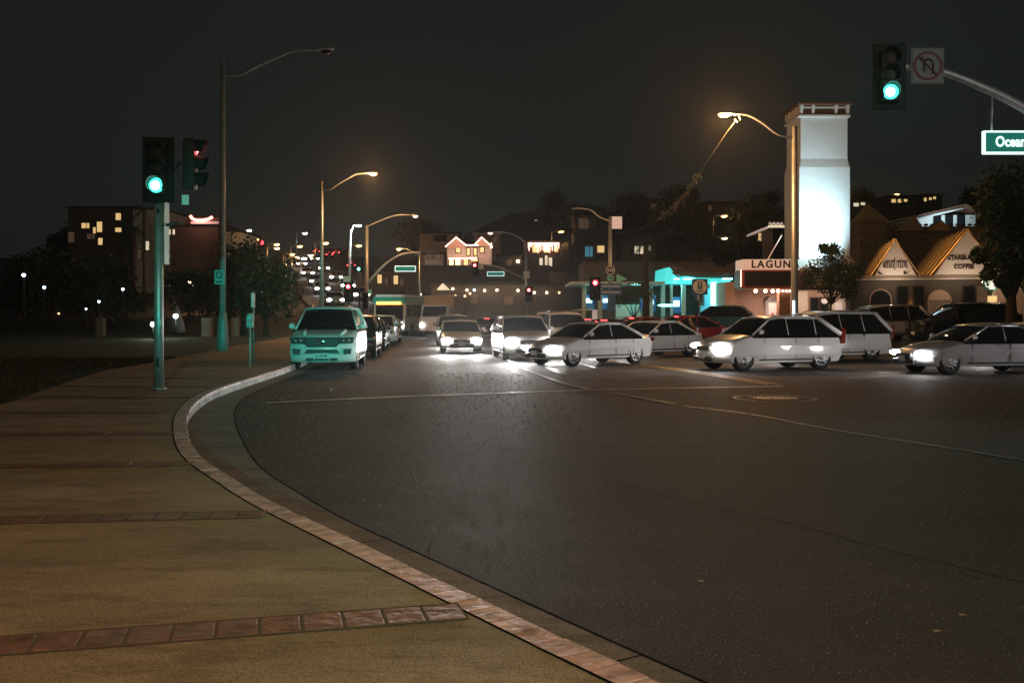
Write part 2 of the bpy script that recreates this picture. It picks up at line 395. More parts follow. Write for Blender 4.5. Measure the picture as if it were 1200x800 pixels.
struct('gutter', g, 'gutter_concrete')
g = MB()
for i in range(0, len(K) - 1):
    if 2 < K[i].y < 26 and i % 15 == 0:
        a, d = off(i, .0), off(i, -GW(i)); t = (K[i + 1] - K[i]).normalized() * .012
        g.face([(p.x, p.y, .010) for p in (a, a + t, d + t, d)])
for i in range(len(K) - 1):
    if K[i].y < 40:
        a, b, c, d = off(i, -GW(i)), off(i + 1, -GW(i + 1)), off(i + 1, -GW(i + 1) - .018), off(i, -GW(i) - .018)
        g.face([(p.x, p.y, .010) for p in (a, b, c, d)])
for i in range(len(K) - 1):
    if K[i].y < 40:
        a, b, c, d = off(i, KW - .006), off(i + 1, KW - .006), off(i + 1, KW + .014), off(i, KW + .014)
        g.face([(p.x, p.y, SW + .0025) for p in (a, b, c, d)])
struct('gutter_seam', g, 'tar')
# sidewalk sheet: kerb to lawn boundary
LB = [(-9.2, -10), (-9.0, 6), (-8.4, 13), (-8.6, 16.6), (-9.6, 20.8), (-11, 27), (-11.3, 31), (-12.9, 45), (-14.6, 62), (-16.2, 80)]
lb = spline([Vector((x, y, 0)) for x, y in LB], 8)
def lbx(y):
    for a, b in zip(lb, lb[1:]):
        if a.y <= y <= b.y: return a.x + (b.x - a.x) * (y - a.y) / (b.y - a.y)
    return lb[0].x if y < lb[0].y else lb[-1].x
g = MB()
for i in range(len(K) - 1):
    a, b = off(i, KW - .002), off(i + 1, KW - .002)
    g.face([(a.x, a.y, SW), (b.x, b.y, SW), (min(lbx(b.y), b.x - .2), b.y, SW), (min(lbx(a.y), a.x - .2), a.y, SW)])
struct('sidewalk', g, 'sidewalk_concrete')
g = MB()
for a, b in zip(lb, lb[1:]):
    g.face([(a.x + .03, a.y, SW - .012), (b.x + .03, b.y, SW - .012), (-90, b.y, SW - .012), (-90, a.y, SW - .012)])
struct('lawn', g, 'grass')
# brick bands across the sidewalk
def kx(y):
    best = min(range(len(K)), key=lambda i: abs(off(i, KW).y - y)); return off(best, KW).x
rows = [(-2.60, 4.50, -.28, 5.10), (-4.4, 7.27, -1.60, 7.57), (-5.6, 9.90, -2.95, 10.12), (-6.6, 12.65, -4.2, 12.72), (-7.6, 15.4, -5.2, 15.4), (-8.4, 18.2, -5.8, 18.15), (-9.3, 21.0, -6.2, 20.9), (-10, 23.9, -6.4, 23.7)]
for (x0, y0, x1, y1) in rows:
    x1 = kx((y0 + y1) / 2 + (y1 - y0) * .5) - .02
    d = Vector((x1 - x0, y1 - y0, 0)); u = d.normalized(); n = Vector((-u.y, u.x, 0)); L = d.length
    x0e = Vector((x0, y0, 0)) - u * 6; g = MB(); k = 0; tot = L + 6
    base = MB(); 
    pA, pB = x0e, Vector((x1, y1, 0))
    base.face([(p.x, p.y, SW + .003) for p in (pA - n * .15, pB - n * .15, pB + n * .15, pA + n * .15)])
    s = 0
    while s < tot - .19:
        w = .190
        c = x0e + u * (tot - s - w / 2 - .01)
        zt = SW + .006 + rnd.uniform(-.001, .001)
        q = [c - u * (w / 2) - n * .125, c + u * (w / 2) - n * .125, c + u * (w / 2) + n * .125, c - u * (w / 2) + n * .125]
        V = [g.bm.verts.new((p.x, p.y, SW - .01)) for p in q] + [g.bm.verts.new((p.x, p.y, zt + rnd.uniform(-.001, .001))) for p in q]
        for f in ((4, 5, 6, 7), (0, 1, 5, 4), (1, 2, 6, 5), (2, 3, 7, 6), (3, 0, 4, 7)): g.bm.faces.new([V[i] for i in f])
        s += .202
    struct('brick_band', g, 'band_brick', bevel=.008)
    struct('brick_band_bed', base, 'mortar')

# markings
def line(name, pts, w, m, z=.008, w2=None, kind='structure'):
    g = MB(); P = [Vector((*p, 0)) for p in pts]; P = spline(P, 6) if len(P) > 2 else P
    for i in range(len(P) - 1):
        def o_(j):
            t = (P[min(j + 1, len(P) - 1)] - P[max(j - 1, 0)]).normalized(); return Vector((-t.y, t.x, 0))
        wa = w + ((w2 or w) - w) * i / (len(P) - 1); wb = w + ((w2 or w) - w) * (i + 1) / (len(P) - 1)
        a, b = P[i], P[i + 1]; na, nb = o_(i), o_(i + 1)
        q = [a - na * wa / 2, b - nb * wb / 2, b + nb * wb / 2, a + na * wa / 2]
        g.face([(p.x, p.y, rz_(p.x, p.y) + z) for p in q])
    o = struct(name, g, m); return o
line('stop_line', [road(312, 472.5), road(465, 465.5), road(690, 457.5), road(918, 453)], .17, 'white_paint', .014)
line('lane_line', [road(575, 408), road(600, 425), road(630, 438.5), road(662, 450), road(690, 456.5)], .14, 'white_paint', .018)
line('lane_line', [road(590, 407), road(612, 418.5), road(640, 430), road(662, 439)], .22, 'faded_paint', .012)
line('lane_line', [road(648, 413), road(665, 421), road(695, 430.5), road(720, 434)], .14, 'faded_paint', .012)
line('lane_line', [road(714, 460.5), road(750, 466.5), road(790, 474)], .13, 'faded_paint', .016)
line('lane_line', [road(800, 476), road(880, 486), road(975, 504), road(1090, 522), road(1230, 545)], .07, 'faded_paint', .012)
line('centre_line', [(2.1, 41), (3.6, 35), (5.05, 29.6), (6.15, 23.9)], .11, 'yellow_paint', .016)
line('centre_line', [(2.4, 41), (3.9, 35), (5.35, 29.6), (6.4, 23.9)], .11, 'yellow_paint', .016)
line('asphalt_seam', [road(457, 482), road(482, 497), road(542, 517), road(600, 532), road(690, 558), road(800, 587), road(915, 612), road(1028, 643), road(1120, 665), road(1230, 692)], .012, 'tar', .012)
line('asphalt_seam', [road(430, 470), road(447, 476), road(457, 482)], .02, 'tar', .0115)
# utility cover with a painted ring and scrawled survey paint
mh = thing('manhole_cover', 'dark round utility cover ringed with worn white paint beyond the stop line', 'manhole cover', (*road(908, 467), 0))
g = MB(); n = 48
for k in range(n):
    a, b = 2 * math.pi * k / n, 2 * math.pi * (k + 1) / n
    g.face([(math.cos(t) * r, math.sin(t) * r, .012) for t, r in ((a, .77), (b, .77), (b, .83), (a, .83))])
obj('painted_ring', g, 'faded_paint', mh)
g = MB().disc((0, 0, .008), .45, .014, 'z', 32); obj('cover', g, 'dark_metal', mh)
g = MB()
for k in range(11):
    x = -.42 + k * .085; g.box((x, rnd.uniform(-.05, .2), .017), (.035, rnd.uniform(.1, .3), .004), rnd.uniform(-.5, .5)); g.box((x, rnd.uniform(-.1, .3), .0165), (.07, .03, .004), rnd.uniform(-.5, .5))
obj('paint_scrawl', g, 'white_paint', mh)
# grit on the asphalt
g = MB(); rg = random.Random(41)
for k in range(30000):
    y = 2.6 + 26 * rg.random() ** 1.7; x = rg.uniform(-.55, .58) * y
    i0 = min(range(0, len(K), 6), key=lambda i: abs(K[i].y - y))
    if x < K[i0].x + .75: continue
    q = (.0016 + .00042 * y) * rg.uniform(.5, 1.5); a = rg.random() * 6.28; ps_ = [(x + math.cos(a + t_) * q, y + math.sin(a + t_) * q, .002) for t_ in (0, 2.1, 4.2)]; tp = (x, y, .002 + q * rg.uniform(.5, 1.3))
    for e in range(3): g.face([ps_[e], ps_[(e + 1) % 3], tp])
tag(obj('grit', g, 'grit'), 'fine pale grit worn loose over the dark asphalt', 'grit', kind='stuff')
# dry leaves on the asphalt
for i, (px, py) in enumerate([(822, 684), (1098, 743), (1128, 724), (390, 529), (842, 542), (912, 463 + 60)]):
    x, y = road(px, py); g = MB(); a = rnd.uniform(0, 6)
    g.face([(math.cos(a + t) * r, math.sin(a + t) * r, .012 + h) for t, r, h in ((0, .026, .012), (.8, .014, .004), (2.2, .016, .010), (3.1, .024, .014), (4.2, .015, .002), (5.4, .017, .008))])
    tag(obj('dry_leaf', g, 'truck_tan', loc=(x, y, 0)), ['small dry leaf at the right side of the near asphalt', 'dry leaf nearest the bottom right corner', 'dry leaf right beside the one nearest the corner', 'tiny dry leaf in the bend left of the stop line', 'tiny dry leaf just past the curving asphalt seam', 'tiny dry leaf at the right by the faded lane line'][i], 'leaf', 'dry leaves scattered on the asphalt')

# far-side pavement (raised) and its kerb
FS = [(-.5, 88), (1.2, 72), (3.0, 60), (4.2, 55.8), (6.5, 54.6), (12, 54.3), (30, 53.6), (64, 52.5), (64, 88)]
g = MB()
for (x0, y0), (x1, y1) in zip(FS[:-1], FS[1:]):
    if y0 < 87 or y1 < 87:
        for k in range(6):
            a, b = k / 6, (k + 1) / 6; pa = (x0 + (x1 - x0) * a, y0 + (y1 - y0) * a); pb = (x0 + (x1 - x0) * b, y0 + (y1 - y0) * b)
            g.face([(pa[0], pa[1], -.05), (pb[0], pb[1], -.05), (pb[0], pb[1], rz_(*pb) + .15), (pa[0], pa[1], rz_(*pa) + .15)])
ys = [52 + i for i in range(0, 37, 1)]
from bisect import bisect
g.bm.verts.ensure_lookup_table()
def fsx(y):   # left boundary
    pts = FS[:6]
    for (xa, ya), (xb, yb) in zip(pts, pts[1:]):
        if yb <= y <= ya: return xa + (xb - xa) * (y - ya) / (yb - ya)
    return 12
for j in range(55, 88):
    xl0, xl1 = fsx(j), fsx(j + 1); N = 12
    for i in range(N):
        q = [(xl0 + (64 - xl0) * i / N, j), (xl0 + (64 - xl0) * (i + 1) / N, j), (xl1 + (64 - xl1) * (i + 1) / N, j + 1), (xl1 + (64 - xl1) * i / N, j + 1)]
        g.face([(p[0], p[1], rz_(*p) + .15) for p in q])
for (x0, y0), (x1, y1) in zip(FS[4:7], FS[5:8]):
    g.face([(p[0], p[1], rz_(*p) + .151) for p in ((x0, y0), (x1, y1), (x1, 55.4), (x0, 55.4))])
struct('far_pavement', g, 'gutter_concrete')
# traffic island, just out of the frame on the right
g = MB().disc((12.9, 18.6, .07), 1.3, .16, 'z', 28); struct('traffic_island', g, 'gutter_concrete', bevel=.03)
GZ = .57   # far pavement level

# grass blades beside the sidewalk
g = MB(); rg = random.Random(11)
for k in range(26000):
    y = 9 + 26 * rg.random() ** 1.3; x = lbx(y) - .02 - 9 * rg.random() ** 1.6; h = rg.uniform(.03, .09); a = rg.random() * 6.28; w = .006 + y * .0004
    dx, dy = math.cos(a) * w, math.sin(a) * w; lx, ly = rg.uniform(-.04, .04), rg.uniform(-.04, .04)
    g.face([(x - dx, y - dy, SW - .015), (x + dx, y + dy, SW - .015), (x + lx, y + ly, SW - .015 + h)])
tag(obj('grass', g, 'grass'), 'short dark grass of the park lawn beside the sidewalk', 'grass', kind='stuff')

# ------------------------------------------------------------------ street lamps, signals, signs
def lamp_post(label, x, y, z0, H, arm, rise, glow=None, power=0, col=(1, .55, .2), r=.11, group='street lamps along the street', base=False, led=False, pm='galvanised', lean=0, head=1.0, part=True, name='street_lamp', ry=0):
    t = thing(name, label, 'street lamp', (x, y, z0), ry, group)
    g = MB().tube([(0, 0, 0), (lean * .5, 0, H * .5), (lean, 0, H)], [r * 1.15, r * .95, r * .68], 12); g.ball((lean, 0, H), r * .75, 8)
    obj('pole', g, pm, t)
    if base:
        g = MB().tube([(0, 0, 0), (0, 0, .5), (0, 0, 1.2), (0, 0, 1.6)], [r * 2.0, r * 2.0, r * 1.7, r * 1.1], 10); obj('base', g, pm, t)
    s = 1 if arm > 0 else -1; A = abs(arm)
    pts = [(lean, 0, H * .965 - .12), (lean + s * A * .18, 0, H * .965 - .1), (lean + s * A * .35, 0, H * .965 + rise * .25), (lean + s * A * .6, 0, H * .965 + rise * .72), (lean + s * A * .75, 0, H * .965 + rise * .95), (lean + s * A, 0, H * .965 + rise)]
    if led: pts = [(lean, 0, H - .3), (lean + arm * .5, 0, H + rise * .8), (lean + arm, 0, H + rise)]
    P = spline([Vector(p) for p in pts], 4)
    obj('arm', MB().tube(P, [r * .42] * len(P), 8), pm, t)
    e = P[-1]; k = head
    h = MB(); h.ball((e.x + s * .15 * k, 0, e.z + .02), .22 * k, 12, (1.75, .75, .42)); hd = obj('lamp_head', h, pm, t)
    b = MB(); b.ball((e.x + s * .25 * k, 0, e.z - .06 * k), .16 * k, 12, (1.25, .85, .55)); obj('lens', b, glow or 'lens_off_amber', hd)
    if power: lamp('POINT', 'lamp_light', t, (e.x + s * .25 * k, 0, e.z - .28 * k), power, col, rad=.12)
    return t

def signal_head(parent, loc, rz=0, lit=None, back=True, horiz=False, power=0, aim=None, size=120):
    c = MB().box((0, 0, 0), (.34, .22, 1.02)); h = obj('signal_housing', c, 'signal_housing', parent, loc, rz, bevel=.03)
    if back: obj('backplate', MB().box((0, .06, 0), (.62, .02, 1.30)), 'signal_black', h, bevel=.05)
    for i, (zz, nm) in enumerate(((.33, 'red'), (0, 'amber'), (-.33, 'green'))):
        on = lit == nm
        obj('lens', MB().ball((0, -.112, zz), .145, 20, (1, .25, 1)), ('lens_' + nm) if on else ('lens_off_' + nm), h)
        if on: obj('lamp_core', MB().ball((-.012, -.146, zz - .008), .088, 14, (1, .2, 1)), 'core_' + nm, h)
        g = MB(); seg = 14
        for k in range(seg):
            a, b = R(-35 + 250 * k / seg), R(-35 + 250 * (k + 1) / seg)
            for r0 in (.158, .164):
                g.face([(math.cos(a) * r0, -.11, zz + math.sin(a) * r0), (math.cos(b) * r0, -.11, zz + math.sin(b) * r0), (math.cos(b) * r0, -.36 + .06 * (1 - math.sin(b)), zz + math.sin(b) * r0), (math.cos(a) * r0, -.36 + .06 * (1 - math.sin(a)), zz + math.sin(a) * r0)])
        obj('visor', g, 'signal_black', h)
    if power:
        zz = {'red': .33, 'amber': 0, 'green': -.33}[lit]
        lamp('SPOT', 'lens_light', h, (0, -.40, zz), power, (.08, 1, .75) if lit == 'green' else (1, .04, .05), aim or (0, -1, -.05), size, .9, .08)
    return h

# the near signal post on the left
x, y = PX(186, 20.1), 20.1
t = thing('traffic_signal_post', 'grey round post at left carrying the nearest lit green signal', 'traffic light', (x, y, SW))
g = MB().tube([(0, 0, 0), (0, 0, 1.5), (0, 0, 4.05)], [.10, .095, .08], 16); g.tube([(0, 0, 0), (0, 0, .04)], .15, 12); obj('post', g, 'galvanised', t)
obj('hand_hole', MB().box((.01, -.10, .55), (.07, .012, .18)), 'dark_metal', t, bevel=.01)
obj('sticker', MB().box((.06, -.083, 1.35), (.03, .004, .10), .6), 'sign_face', t)
obj('bracket', MB().tube([(0, 0, 3.5), (.0, -.02, 3.55), (.05, -.2, 3.62)], .03, 8).tube([(0, 0, 3.3), (.45, 0, 3.35)], .03, 8).tube([(0, 0, 4.0), (.45, 0, 4.6)], .025, 8), 'dark_metal', t)
signal_head(t, (.07, -.26, 4.40), R(6), 'green', power=70, aim=(.40, -1, -.06), size=44)
h2 = signal_head(t, (.62, .05, 4.55), R(95), 'red', back=False, power=25, aim=(0, -1, 0), size=110)
obj('pedestrian_sign', MB().box((.145, .05, 3.15), (.012, .26, 1.25)), 'sign_face', t)
obj('small_sign', MB().box((.52, .05, 3.83), (.14, .012, .20)), 'sign_face', t)

# tall dark lamp post + no parking plate
lp = lamp_post('tall unlit grey lamp post with a flared base behind the green signal at left', PX(261, 41.5), 41.5, SW, 12.0, 4.0, .95, r=.125, base=True, pm='painted_pole', head=1.25)
obj('no_parking_sign', MB().box((-.09, -.17, 3.05), (.42, .015, .60)), 'plate_teal', lp, bevel=.01)
g = MB().disc((-.09, -.181, 3.14), .15, .006, 'y', 20); obj('sign_symbol', g, 'reg_black', lp)
g = MB().disc((-.09, -.186, 3.14), .11, .006, 'y', 20); obj('sign_symbol', g, 'plate_teal', lp)
g = MB().tube([(-.17, -.192, 3.22), (0, -.192, 3.06)], .014, 6).box((-.09, -.19, 2.86), (.26, .004, .05)); obj('sign_symbol', g, 'reg_black', lp)
# parking meter(s)
pm_ = thing('parking_meter', 'single grey parking meter on a thin post at the kerb beside the parked white car', 'parking meter', (PX(293, 29), 29, SW))
obj('post', MB().tube([(0, 0, 0), (0, 0, 1.15)], .032, 10), 'painted_pole', pm_)
obj('meter_housing', MB().prism([(-.085, 1.12), (.085, 1.12), (.10, 1.22), (.10, 1.42), (.06, 1.52), (0, 1.55), (-.06, 1.52), (-.10, 1.42), (-.10, 1.22)], -.07, .07, 'y'), 'painted_pole', pm_, bevel=.015)
obj('display', MB().box((0, -.075, 1.42), (.12, .01, .09)), 'plate_teal', pm_); obj('coin_plate', MB().box((0, -.075, 1.24), (.10, .01, .05)), 'plate_teal', pm_)
sp = thing('sign_post', 'thin steel post with a narrow plate rising just behind the parking meter', 'sign post', (PX(297, 31), 31, SW))
obj('post', MB().tube([(0, 0, 0), (0, 0, 2.25)], .03, 8), 'galvanised', sp); obj('plate', MB().box((.0, -.03, 1.95), (.05, .3, .45)), 'sign_face', sp)

# lit lamps beyond the parked cars
lamp_post('tall sodium lamp glowing orange on a long arm above the row of parked cars', PX(377, 58), 58, SW, 9.2, 2.75, .85, 'sodium_core', 1800, (1, .50, .18), r=.12)
l2 = lamp_post('white lit lamp on a leaning pole between the orange lamp and the mast arm', PX(408, 76), 76, SW, 7.9, .35, .42, 'led_glow', 700, (.85, 1, .97), r=.10, lean=.2, led=True)
obj('sign_back', MB().box((-.08, -.12, 4.1), (.55, .02, .60)), 'sign_face', l2); obj('round_sign', MB().disc((-.15, -.12, 3.35), .32, .02, 'y', 20), 'plate_teal', l2)

def name_sign(parent, loc, w, h, txt=None, size=.3, rz=0):
    f = obj('street_name_sign', MB().box((0, 0, 0), (w, .10, h)), 'sign_white', parent, loc, rz, bevel=.02)
    obj('sign_panel', MB().box((0, -.053, 0), (w - .09, .012, h - .09)), 'sign_green', f)
    if txt: text('lettering', txt, size, 'sign_white', f, (0, -.066, 0), .004, bold=.008, xs=.8)
    return f
# left mast: pole, luminaire arm, signal arm with illuminated street name
Y = 62; x = PX(430, Y)
t = thing('signal_mast', 'grey mast with curved arm and green name sign just right of the parked cars', 'traffic light', (x, Y, SW))
Hh = PZ(264, Y) - SW
obj('pole', MB().tube([(0, 0, 0), (0, 0, Hh)], [.16, .09], 12), 'galvanised', t)
la = spline([Vector(p) for p in ((0, 0, Hh - .1), (1.0, 0, Hh + .35), (1.9, 0, Hh + .62), (2.75, 0, Hh + .62))], 4)
obj('lamp_arm', MB().tube(la, .045, 8), 'galvanised', t); hd = obj('lamp_head', MB().ball((2.95, 0, Hh + .62), .2, 10, (1.6, .7, .4)), 'galvanised', t)
obj('lens', MB().ball((3.02, 0, Hh + .55), .12, 10, (1.3, .8, .5)), 'warm_glow', hd)
ma = spline([Vector(p) for p in ((0, 0, 3.4), (1.1, 0, 4.6), (2.2, 0, 5.25), (3.3, 0, 5.35))], 4)
obj('mast_arm', MB().tube(ma, [.09 - .04 * i / (len(ma) - 1) for i in range(len(ma))], 10), 'galvanised', t)
name_sign(t, (2.4, -.1, PZ(315, Y) - SW), 1.3, .36)
signal_head(t, (-.05, -.28, 2.35), 0, None, back=False)
obj('button_plate', MB().box((.22, -.2, 2.9), (.22, .02, .28)), 'plate_teal', t)
t = thing('traffic_signal_post', 'short post with a lit red signal above the roof of the parked white car', 'traffic light', (PX(409, 66), 66, SW))
obj('post', MB().tube([(0, 0, 0), (0, 0, 3.3)], .07, 10), 'dark_metal', t); signal_head(t, (0, -.2, 3.0), 0, 'red', power=40)
t = thing('traffic_signal_post', 'post with a small lit blue green signal left of the mast pole', 'traffic light', (PX(421, 88), 88, .5))
obj('post', MB().tube([(0, 0, 0), (0, 0, 5.9)], .07, 10), 'dark_metal', t); signal_head(t, (0, -.2, 5.5), 0, 'green')
lamp_post('orange lamp low over the street name sign of the left mast', PX(492, 92), 92, .6, 7.0, -1.7, .4, 'sodium_core', 900, (1, .50, .18), r=.10)

# centre mast with two red signals
Y = 84; x = PX(617, Y)
t = thing('signal_mast', 'pale central mast with red signals on its arm and on its pole', 'traffic light', (x, Y, .1))
Hh = PZ(284, Y) - .1
obj('pole', MB().tube([(0, 0, 0), (0, 0, Hh)], [.19, .12], 12), 'galvanised', t)
la = spline([Vector(p) for p in ((0, 0, Hh - .1), (-.9, 0, Hh + .55), (-1.9, 0, Hh + .85), (-2.8, 0, Hh + .85))], 4)
obj('lamp_arm', MB().tube(la, .055, 8), 'galvanised', t); hd = obj('lamp_head', MB().ball((-3.0, 0, Hh + .85), .24, 10, (1.6, .7, .4)), 'galvanised', t)
obj('lens', MB().ball((-3.05, 0, Hh + .76), .16, 10, (1.3, .8, .5)), 'warm_glow', hd)
ma = spline([Vector(p) for p in ((0, 0, PZ(328, Y) - .1), (-1.3, 0, PZ(319, Y) - .1), (-2.6, 0, PZ(312, Y) - .1), (-4.1, 0, PZ(310.5, Y) - .1))], 4)
obj('mast_arm', MB().tube(ma, .07, 10), 'galvanised', t)
name_sign(t, (-2.6, -.1, PZ(321, Y) - .1), 1.45, .38)
signal_head(t, (-4.35, -.2, PZ(311, Y) - .43), 0, 'red', power=60); signal_head(t, (.2, -.3, PZ(340, Y) - .43), 0, 'red', power=60)
obj('arm_sign', MB().box((-3.85, -.14, PZ(312, Y) - .1), (.45, .02, .5)), 'sign_face', t); obj('pole_sign', MB().box((0, -.2, PZ(322, Y) - .1), (.5, .02, .6)), 'sign_face', t)

# right-of-centre corner pole with route sign, direction blades and red signal
Y = 55.5; x = PX(715, Y); z0 = rz_(x, Y) + .15
t = thing('signal_mast', 'corner mast by the teal canopy with round route sign and blue direction blades', 'traffic light', (x, Y, z0))
zz = lambda py: PZ(py, 55.5) - z0
obj('pole', MB().tube([(0, 0, 0), (0, 0, zz(254))], [.15, .09], 12), 'galvanised', t)
la = spline([Vector(p) for p in ((0, 0, zz(259)), (-.55, 0, zz(255)), (-1.15, 0, zz(246)), (-1.9, 0, zz(244.5)))], 4)
obj('lamp_arm', MB().tube(la, .05, 8), 'galvanised', t); hd = obj('lamp_head', MB().ball((-1.85, 0, zz(244.5)), .2, 10, (1.7, .7, .35)), 'galvanised', t)
obj('lens', MB().ball((-1.85, 0, zz(245.5)), .12, 10, (1.3, .8, .5)), 'lens_off_amber', hd)
obj('banner', MB().box((.38, -.02, zz(261)), (.56, .03, .68)), 'poster', t)
rs = obj('route_sign', MB().disc((0, -.18, zz(317)), .28, .02, 'y', 24), 'reg_black', t)
g = MB()
for k in range(24):
    a, b = 2 * math.pi * k / 24, 2 * math.pi * (k + 1) / 24
    g.face([(math.cos(q) * r, -.195, zz(317) + math.sin(q) * r) for q, r in ((a, .215), (b, .215), (b, .25), (a, .25))])
obj('sign_ring', g, 'sign_face', rs); text('lettering', '133', .24, 'sign_face', rs, (0, -.196, zz(317)), .003, bold=.006)
obj('arrow_plate', MB().box((0, -.18, zz(326)), (.34, .02, .24)), 'plate_teal', t)
obj('arrow_mark', MB().prism([(-.1, zz(326.5)), (.02, zz(326.5)), (.02, zz(328)), (.11, zz(326)), (.02, zz(324)), (.02, zz(325.5)), (-.1, zz(325.5))], -.197, -.192, 'y'), 'reg_black', t)
for k, py in enumerate((335.5, 342.5)):
    b = obj('direction_blade', MB().prism([(-.55, zz(py + 3)), (.55, zz(py + 3)), (.72, zz(py)), (.55, zz(py - 3)), (-.55, zz(py - 3))], -.20, -.18, 'y'), 'sign_blue', t)
    g = MB()
    for q in range(12): g.box((-.46 + q * .085, -.204, zz(py) + rnd.uniform(-.01, .01)), (.045, .003, .09))
    obj('lettering', g, 'sign_face', b)
g = MB().prism([(.35, zz(331)), (.35, zz(321)), (.95, zz(327))], -.10, -.07, 'y'); obj('pennant', g, 'plate_teal', t)
obj('pole_notice', MB().box((.05, -.2, zz(355)), (.42, .02, .9)), 'sign_blue', t)
obj('signal_arm', MB().tube([(0, 0, zz(333)), (-.6, -.1, zz(332))], .03, 8), 'galvanised', t)
signal_head(t, (-.85, -.2, zz(331.5) - .33), 0, 'red', power=80)
t2 = thing('sign_post', 'thin post carrying a pink notice plate left of the corner mast', 'sign post', (PX(697, 56.5), 56.5, z0))
obj('post', MB().tube([(0, 0, 0), (0, 0, 1.75)], .03, 8), 'galvanised', t2); obj('plate', MB().box((0, -.04, 1.45), (.3, .015, .62)), 'poster', t2)

# big lamp at the theatre with a garland cable
Y = 46; x = PX(931, Y); z0 = rz_(x, Y)
t = thing('street_lamp', 'tall brown lamp pole with glowing orange lamp in front of the floodlit white tower', 'street lamp', (x, Y, z0), 0, 'street lamps along the street')
zz = lambda py: PZ(py, 46) - z0; xx = lambda px: (px - 931) / F * 46
obj('pole', MB().tube([(0, 0, 0), (0, 0, 1.4), (0, 0, 1.6), (0, 0, zz(148))], [.24, .23, .17, .11], 14), 'galvanised', t)
la = spline([Vector(p) for p in ((0, 0, zz(162)), (xx(912), 0, zz(158)), (xx(893), 0, zz(144)), (xx(876), 0, zz(135)), (xx(860), 0, zz(134)))], 5)
obj('arm', MB().tube(la, .055, 8), 'galvanised', t)
hd = obj('lamp_head', MB().ball((xx(852), 0, zz(133)), .24, 12, (1.8, .75, .4)), 'galvanised', t)
obj('lens', MB().ball((xx(849), 0, zz(134.5)), .20, 12, (1.5, .9, .6)), 'sodium_core', hd)
lamp('POINT', 'lamp_light', t, (xx(849), -.1, zz(142)), 2600, (1, .48, .16), rad=.15)
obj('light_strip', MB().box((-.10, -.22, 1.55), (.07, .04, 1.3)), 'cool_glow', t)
obj('hook', MB().tube([(xx(866), 0, zz(136)), (xx(868), 0, zz(141)), (xx(864), 0, zz(143)), (xx(861), 0, zz(140))], .035, 6), 'sign_face', t)
cp = spline([Vector((PX(a, b), b, PZ(c, b))) for a, c, b in ((862, 142, 46), (845, 165, 46.6), (822, 200, 47.4), (800, 232, 48.5), (775, 254, 50), (745, 270, 52.5), (716, 273, 55.4), (698, 266, 57), (680, 248, 60))], 6)
tag(obj('garland_cable', MB().tube(cp, .014, 6), 'cable_black'), 'thin tinsel garland cable sagging from the theatre lamp arm to the corner mast', 'cable')
g = MB(); rr = random.Random(5)
for i in range(110):
    p = cp[rr.randrange(13, 26)]; q = p + Vector((rr.uniform(-.25, .25), rr.uniform(-.2, .2), rr.uniform(-.32, .12)))
    g.tube([p, (p + q) / 2 + Vector((0, 0, .03)), q], .007, 3, False)
tag(obj('tinsel_ornament', g, 'garland'), 'faint feathery tinsel tuft hanging midway on the garland cable', 'decoration')

# right foreground mast arm
Y = 19.5; zz = lambda py: PZ(py, Y); xx = lambda px: PX(px, Y)
t = thing('signal_mast', 'curved mast arm at upper right with green signal and turn ban sign', 'traffic light', (12.9, 18.6, .14))
L_ = lambda px, py, dy=0: (xx(px) - 12.9, .9 + dy, zz(py) - .14)
P = spline([Vector(p) for p in (L_(1054, 78), L_(1102, 84), L_(1150, 102), L_(1200, 127), L_(1290, 185), (0, 0, 3.4))], 6)
obj('mast_arm', MB().tube(P, [.055 + .06 * i / (len(P) - 1) for i in range(len(P))], 14), 'galvanised', t)
obj('pole', MB().tube([(0, 0, 0), (0, 0, 3.0), (0, 0, 6.5)], [.2, .17, .13], 14), 'galvanised', t)
p = L_(1040, 91)
signal_head(t, (p[0], p[1] - .12, p[2]), R(-12), 'green', power=120, aim=(-.35, -1, -.2), size=150)
sg = obj('turn_ban_sign', MB().box((0, 0, 0), (.64, .015, .70)), 'reg_white', t, L_(1083, 80, -.16), bevel=.03)
g = MB(); n = 36
for k in range(n):
    a, b = 2 * math.pi * k / n, 2 * math.pi * (k + 1) / n
    g.face([(math.cos(q) * r, -.012, math.sin(q) * r) for q, r in ((a, .235), (b, .235), (b, .285), (a, .285))])
g.tube([(-.17, -.012, .17), (.17, -.012, -.17)], .022, 6); obj('ban_ring', g, 'reg_red', sg)
g = MB(); pts = [(.10, -.15), (.10, .05), (.06, .12), (-.02, .13), (-.07, .08), (-.07, -.03)]
g.tube([(a, -.010, b) for a, b in pts], .022, 6); g.prism([(-.13, -.03), (-.01, -.03), (-.07, -.14)], -.012, -.006, 'y')
g.tube([(.0, -.010, .12), (-.08, -.010, .12)], .018, 6); g.prism([(-.08, .06), (-.08, .19), (-.20, .14)], -.012, -.006, 'y'); obj('turn_arrow', g, 'reg_black', sg)
g = MB()
for a in (0, 1):
    s = .62 / 2; w = .012
for (cx, cz, dx, dz) in ((0, .325, .58, .01), (0, -.325, .58, .01), (-.295, 0, .01, .64), (.295, 0, .01, .64)): g.box((cx, -.009, cz), (dx, .003, dz))
obj('sign_border', g, 'reg_black', sg)
f = name_sign(t, L_(1196, 167.5, -.02), 1.52, .46, None)
obj('sign_hanger', MB().tube([L_(1163, 110), L_(1162, 154)], .02, 8).tube([L_(1230, 148), L_(1230, 154)], .02, 8), 'galvanised', t)
text('lettering', 'Ocean Av', .28, 'sign_white', f, (-.08, -.066, 0), .004, bold=.009, xs=.80)
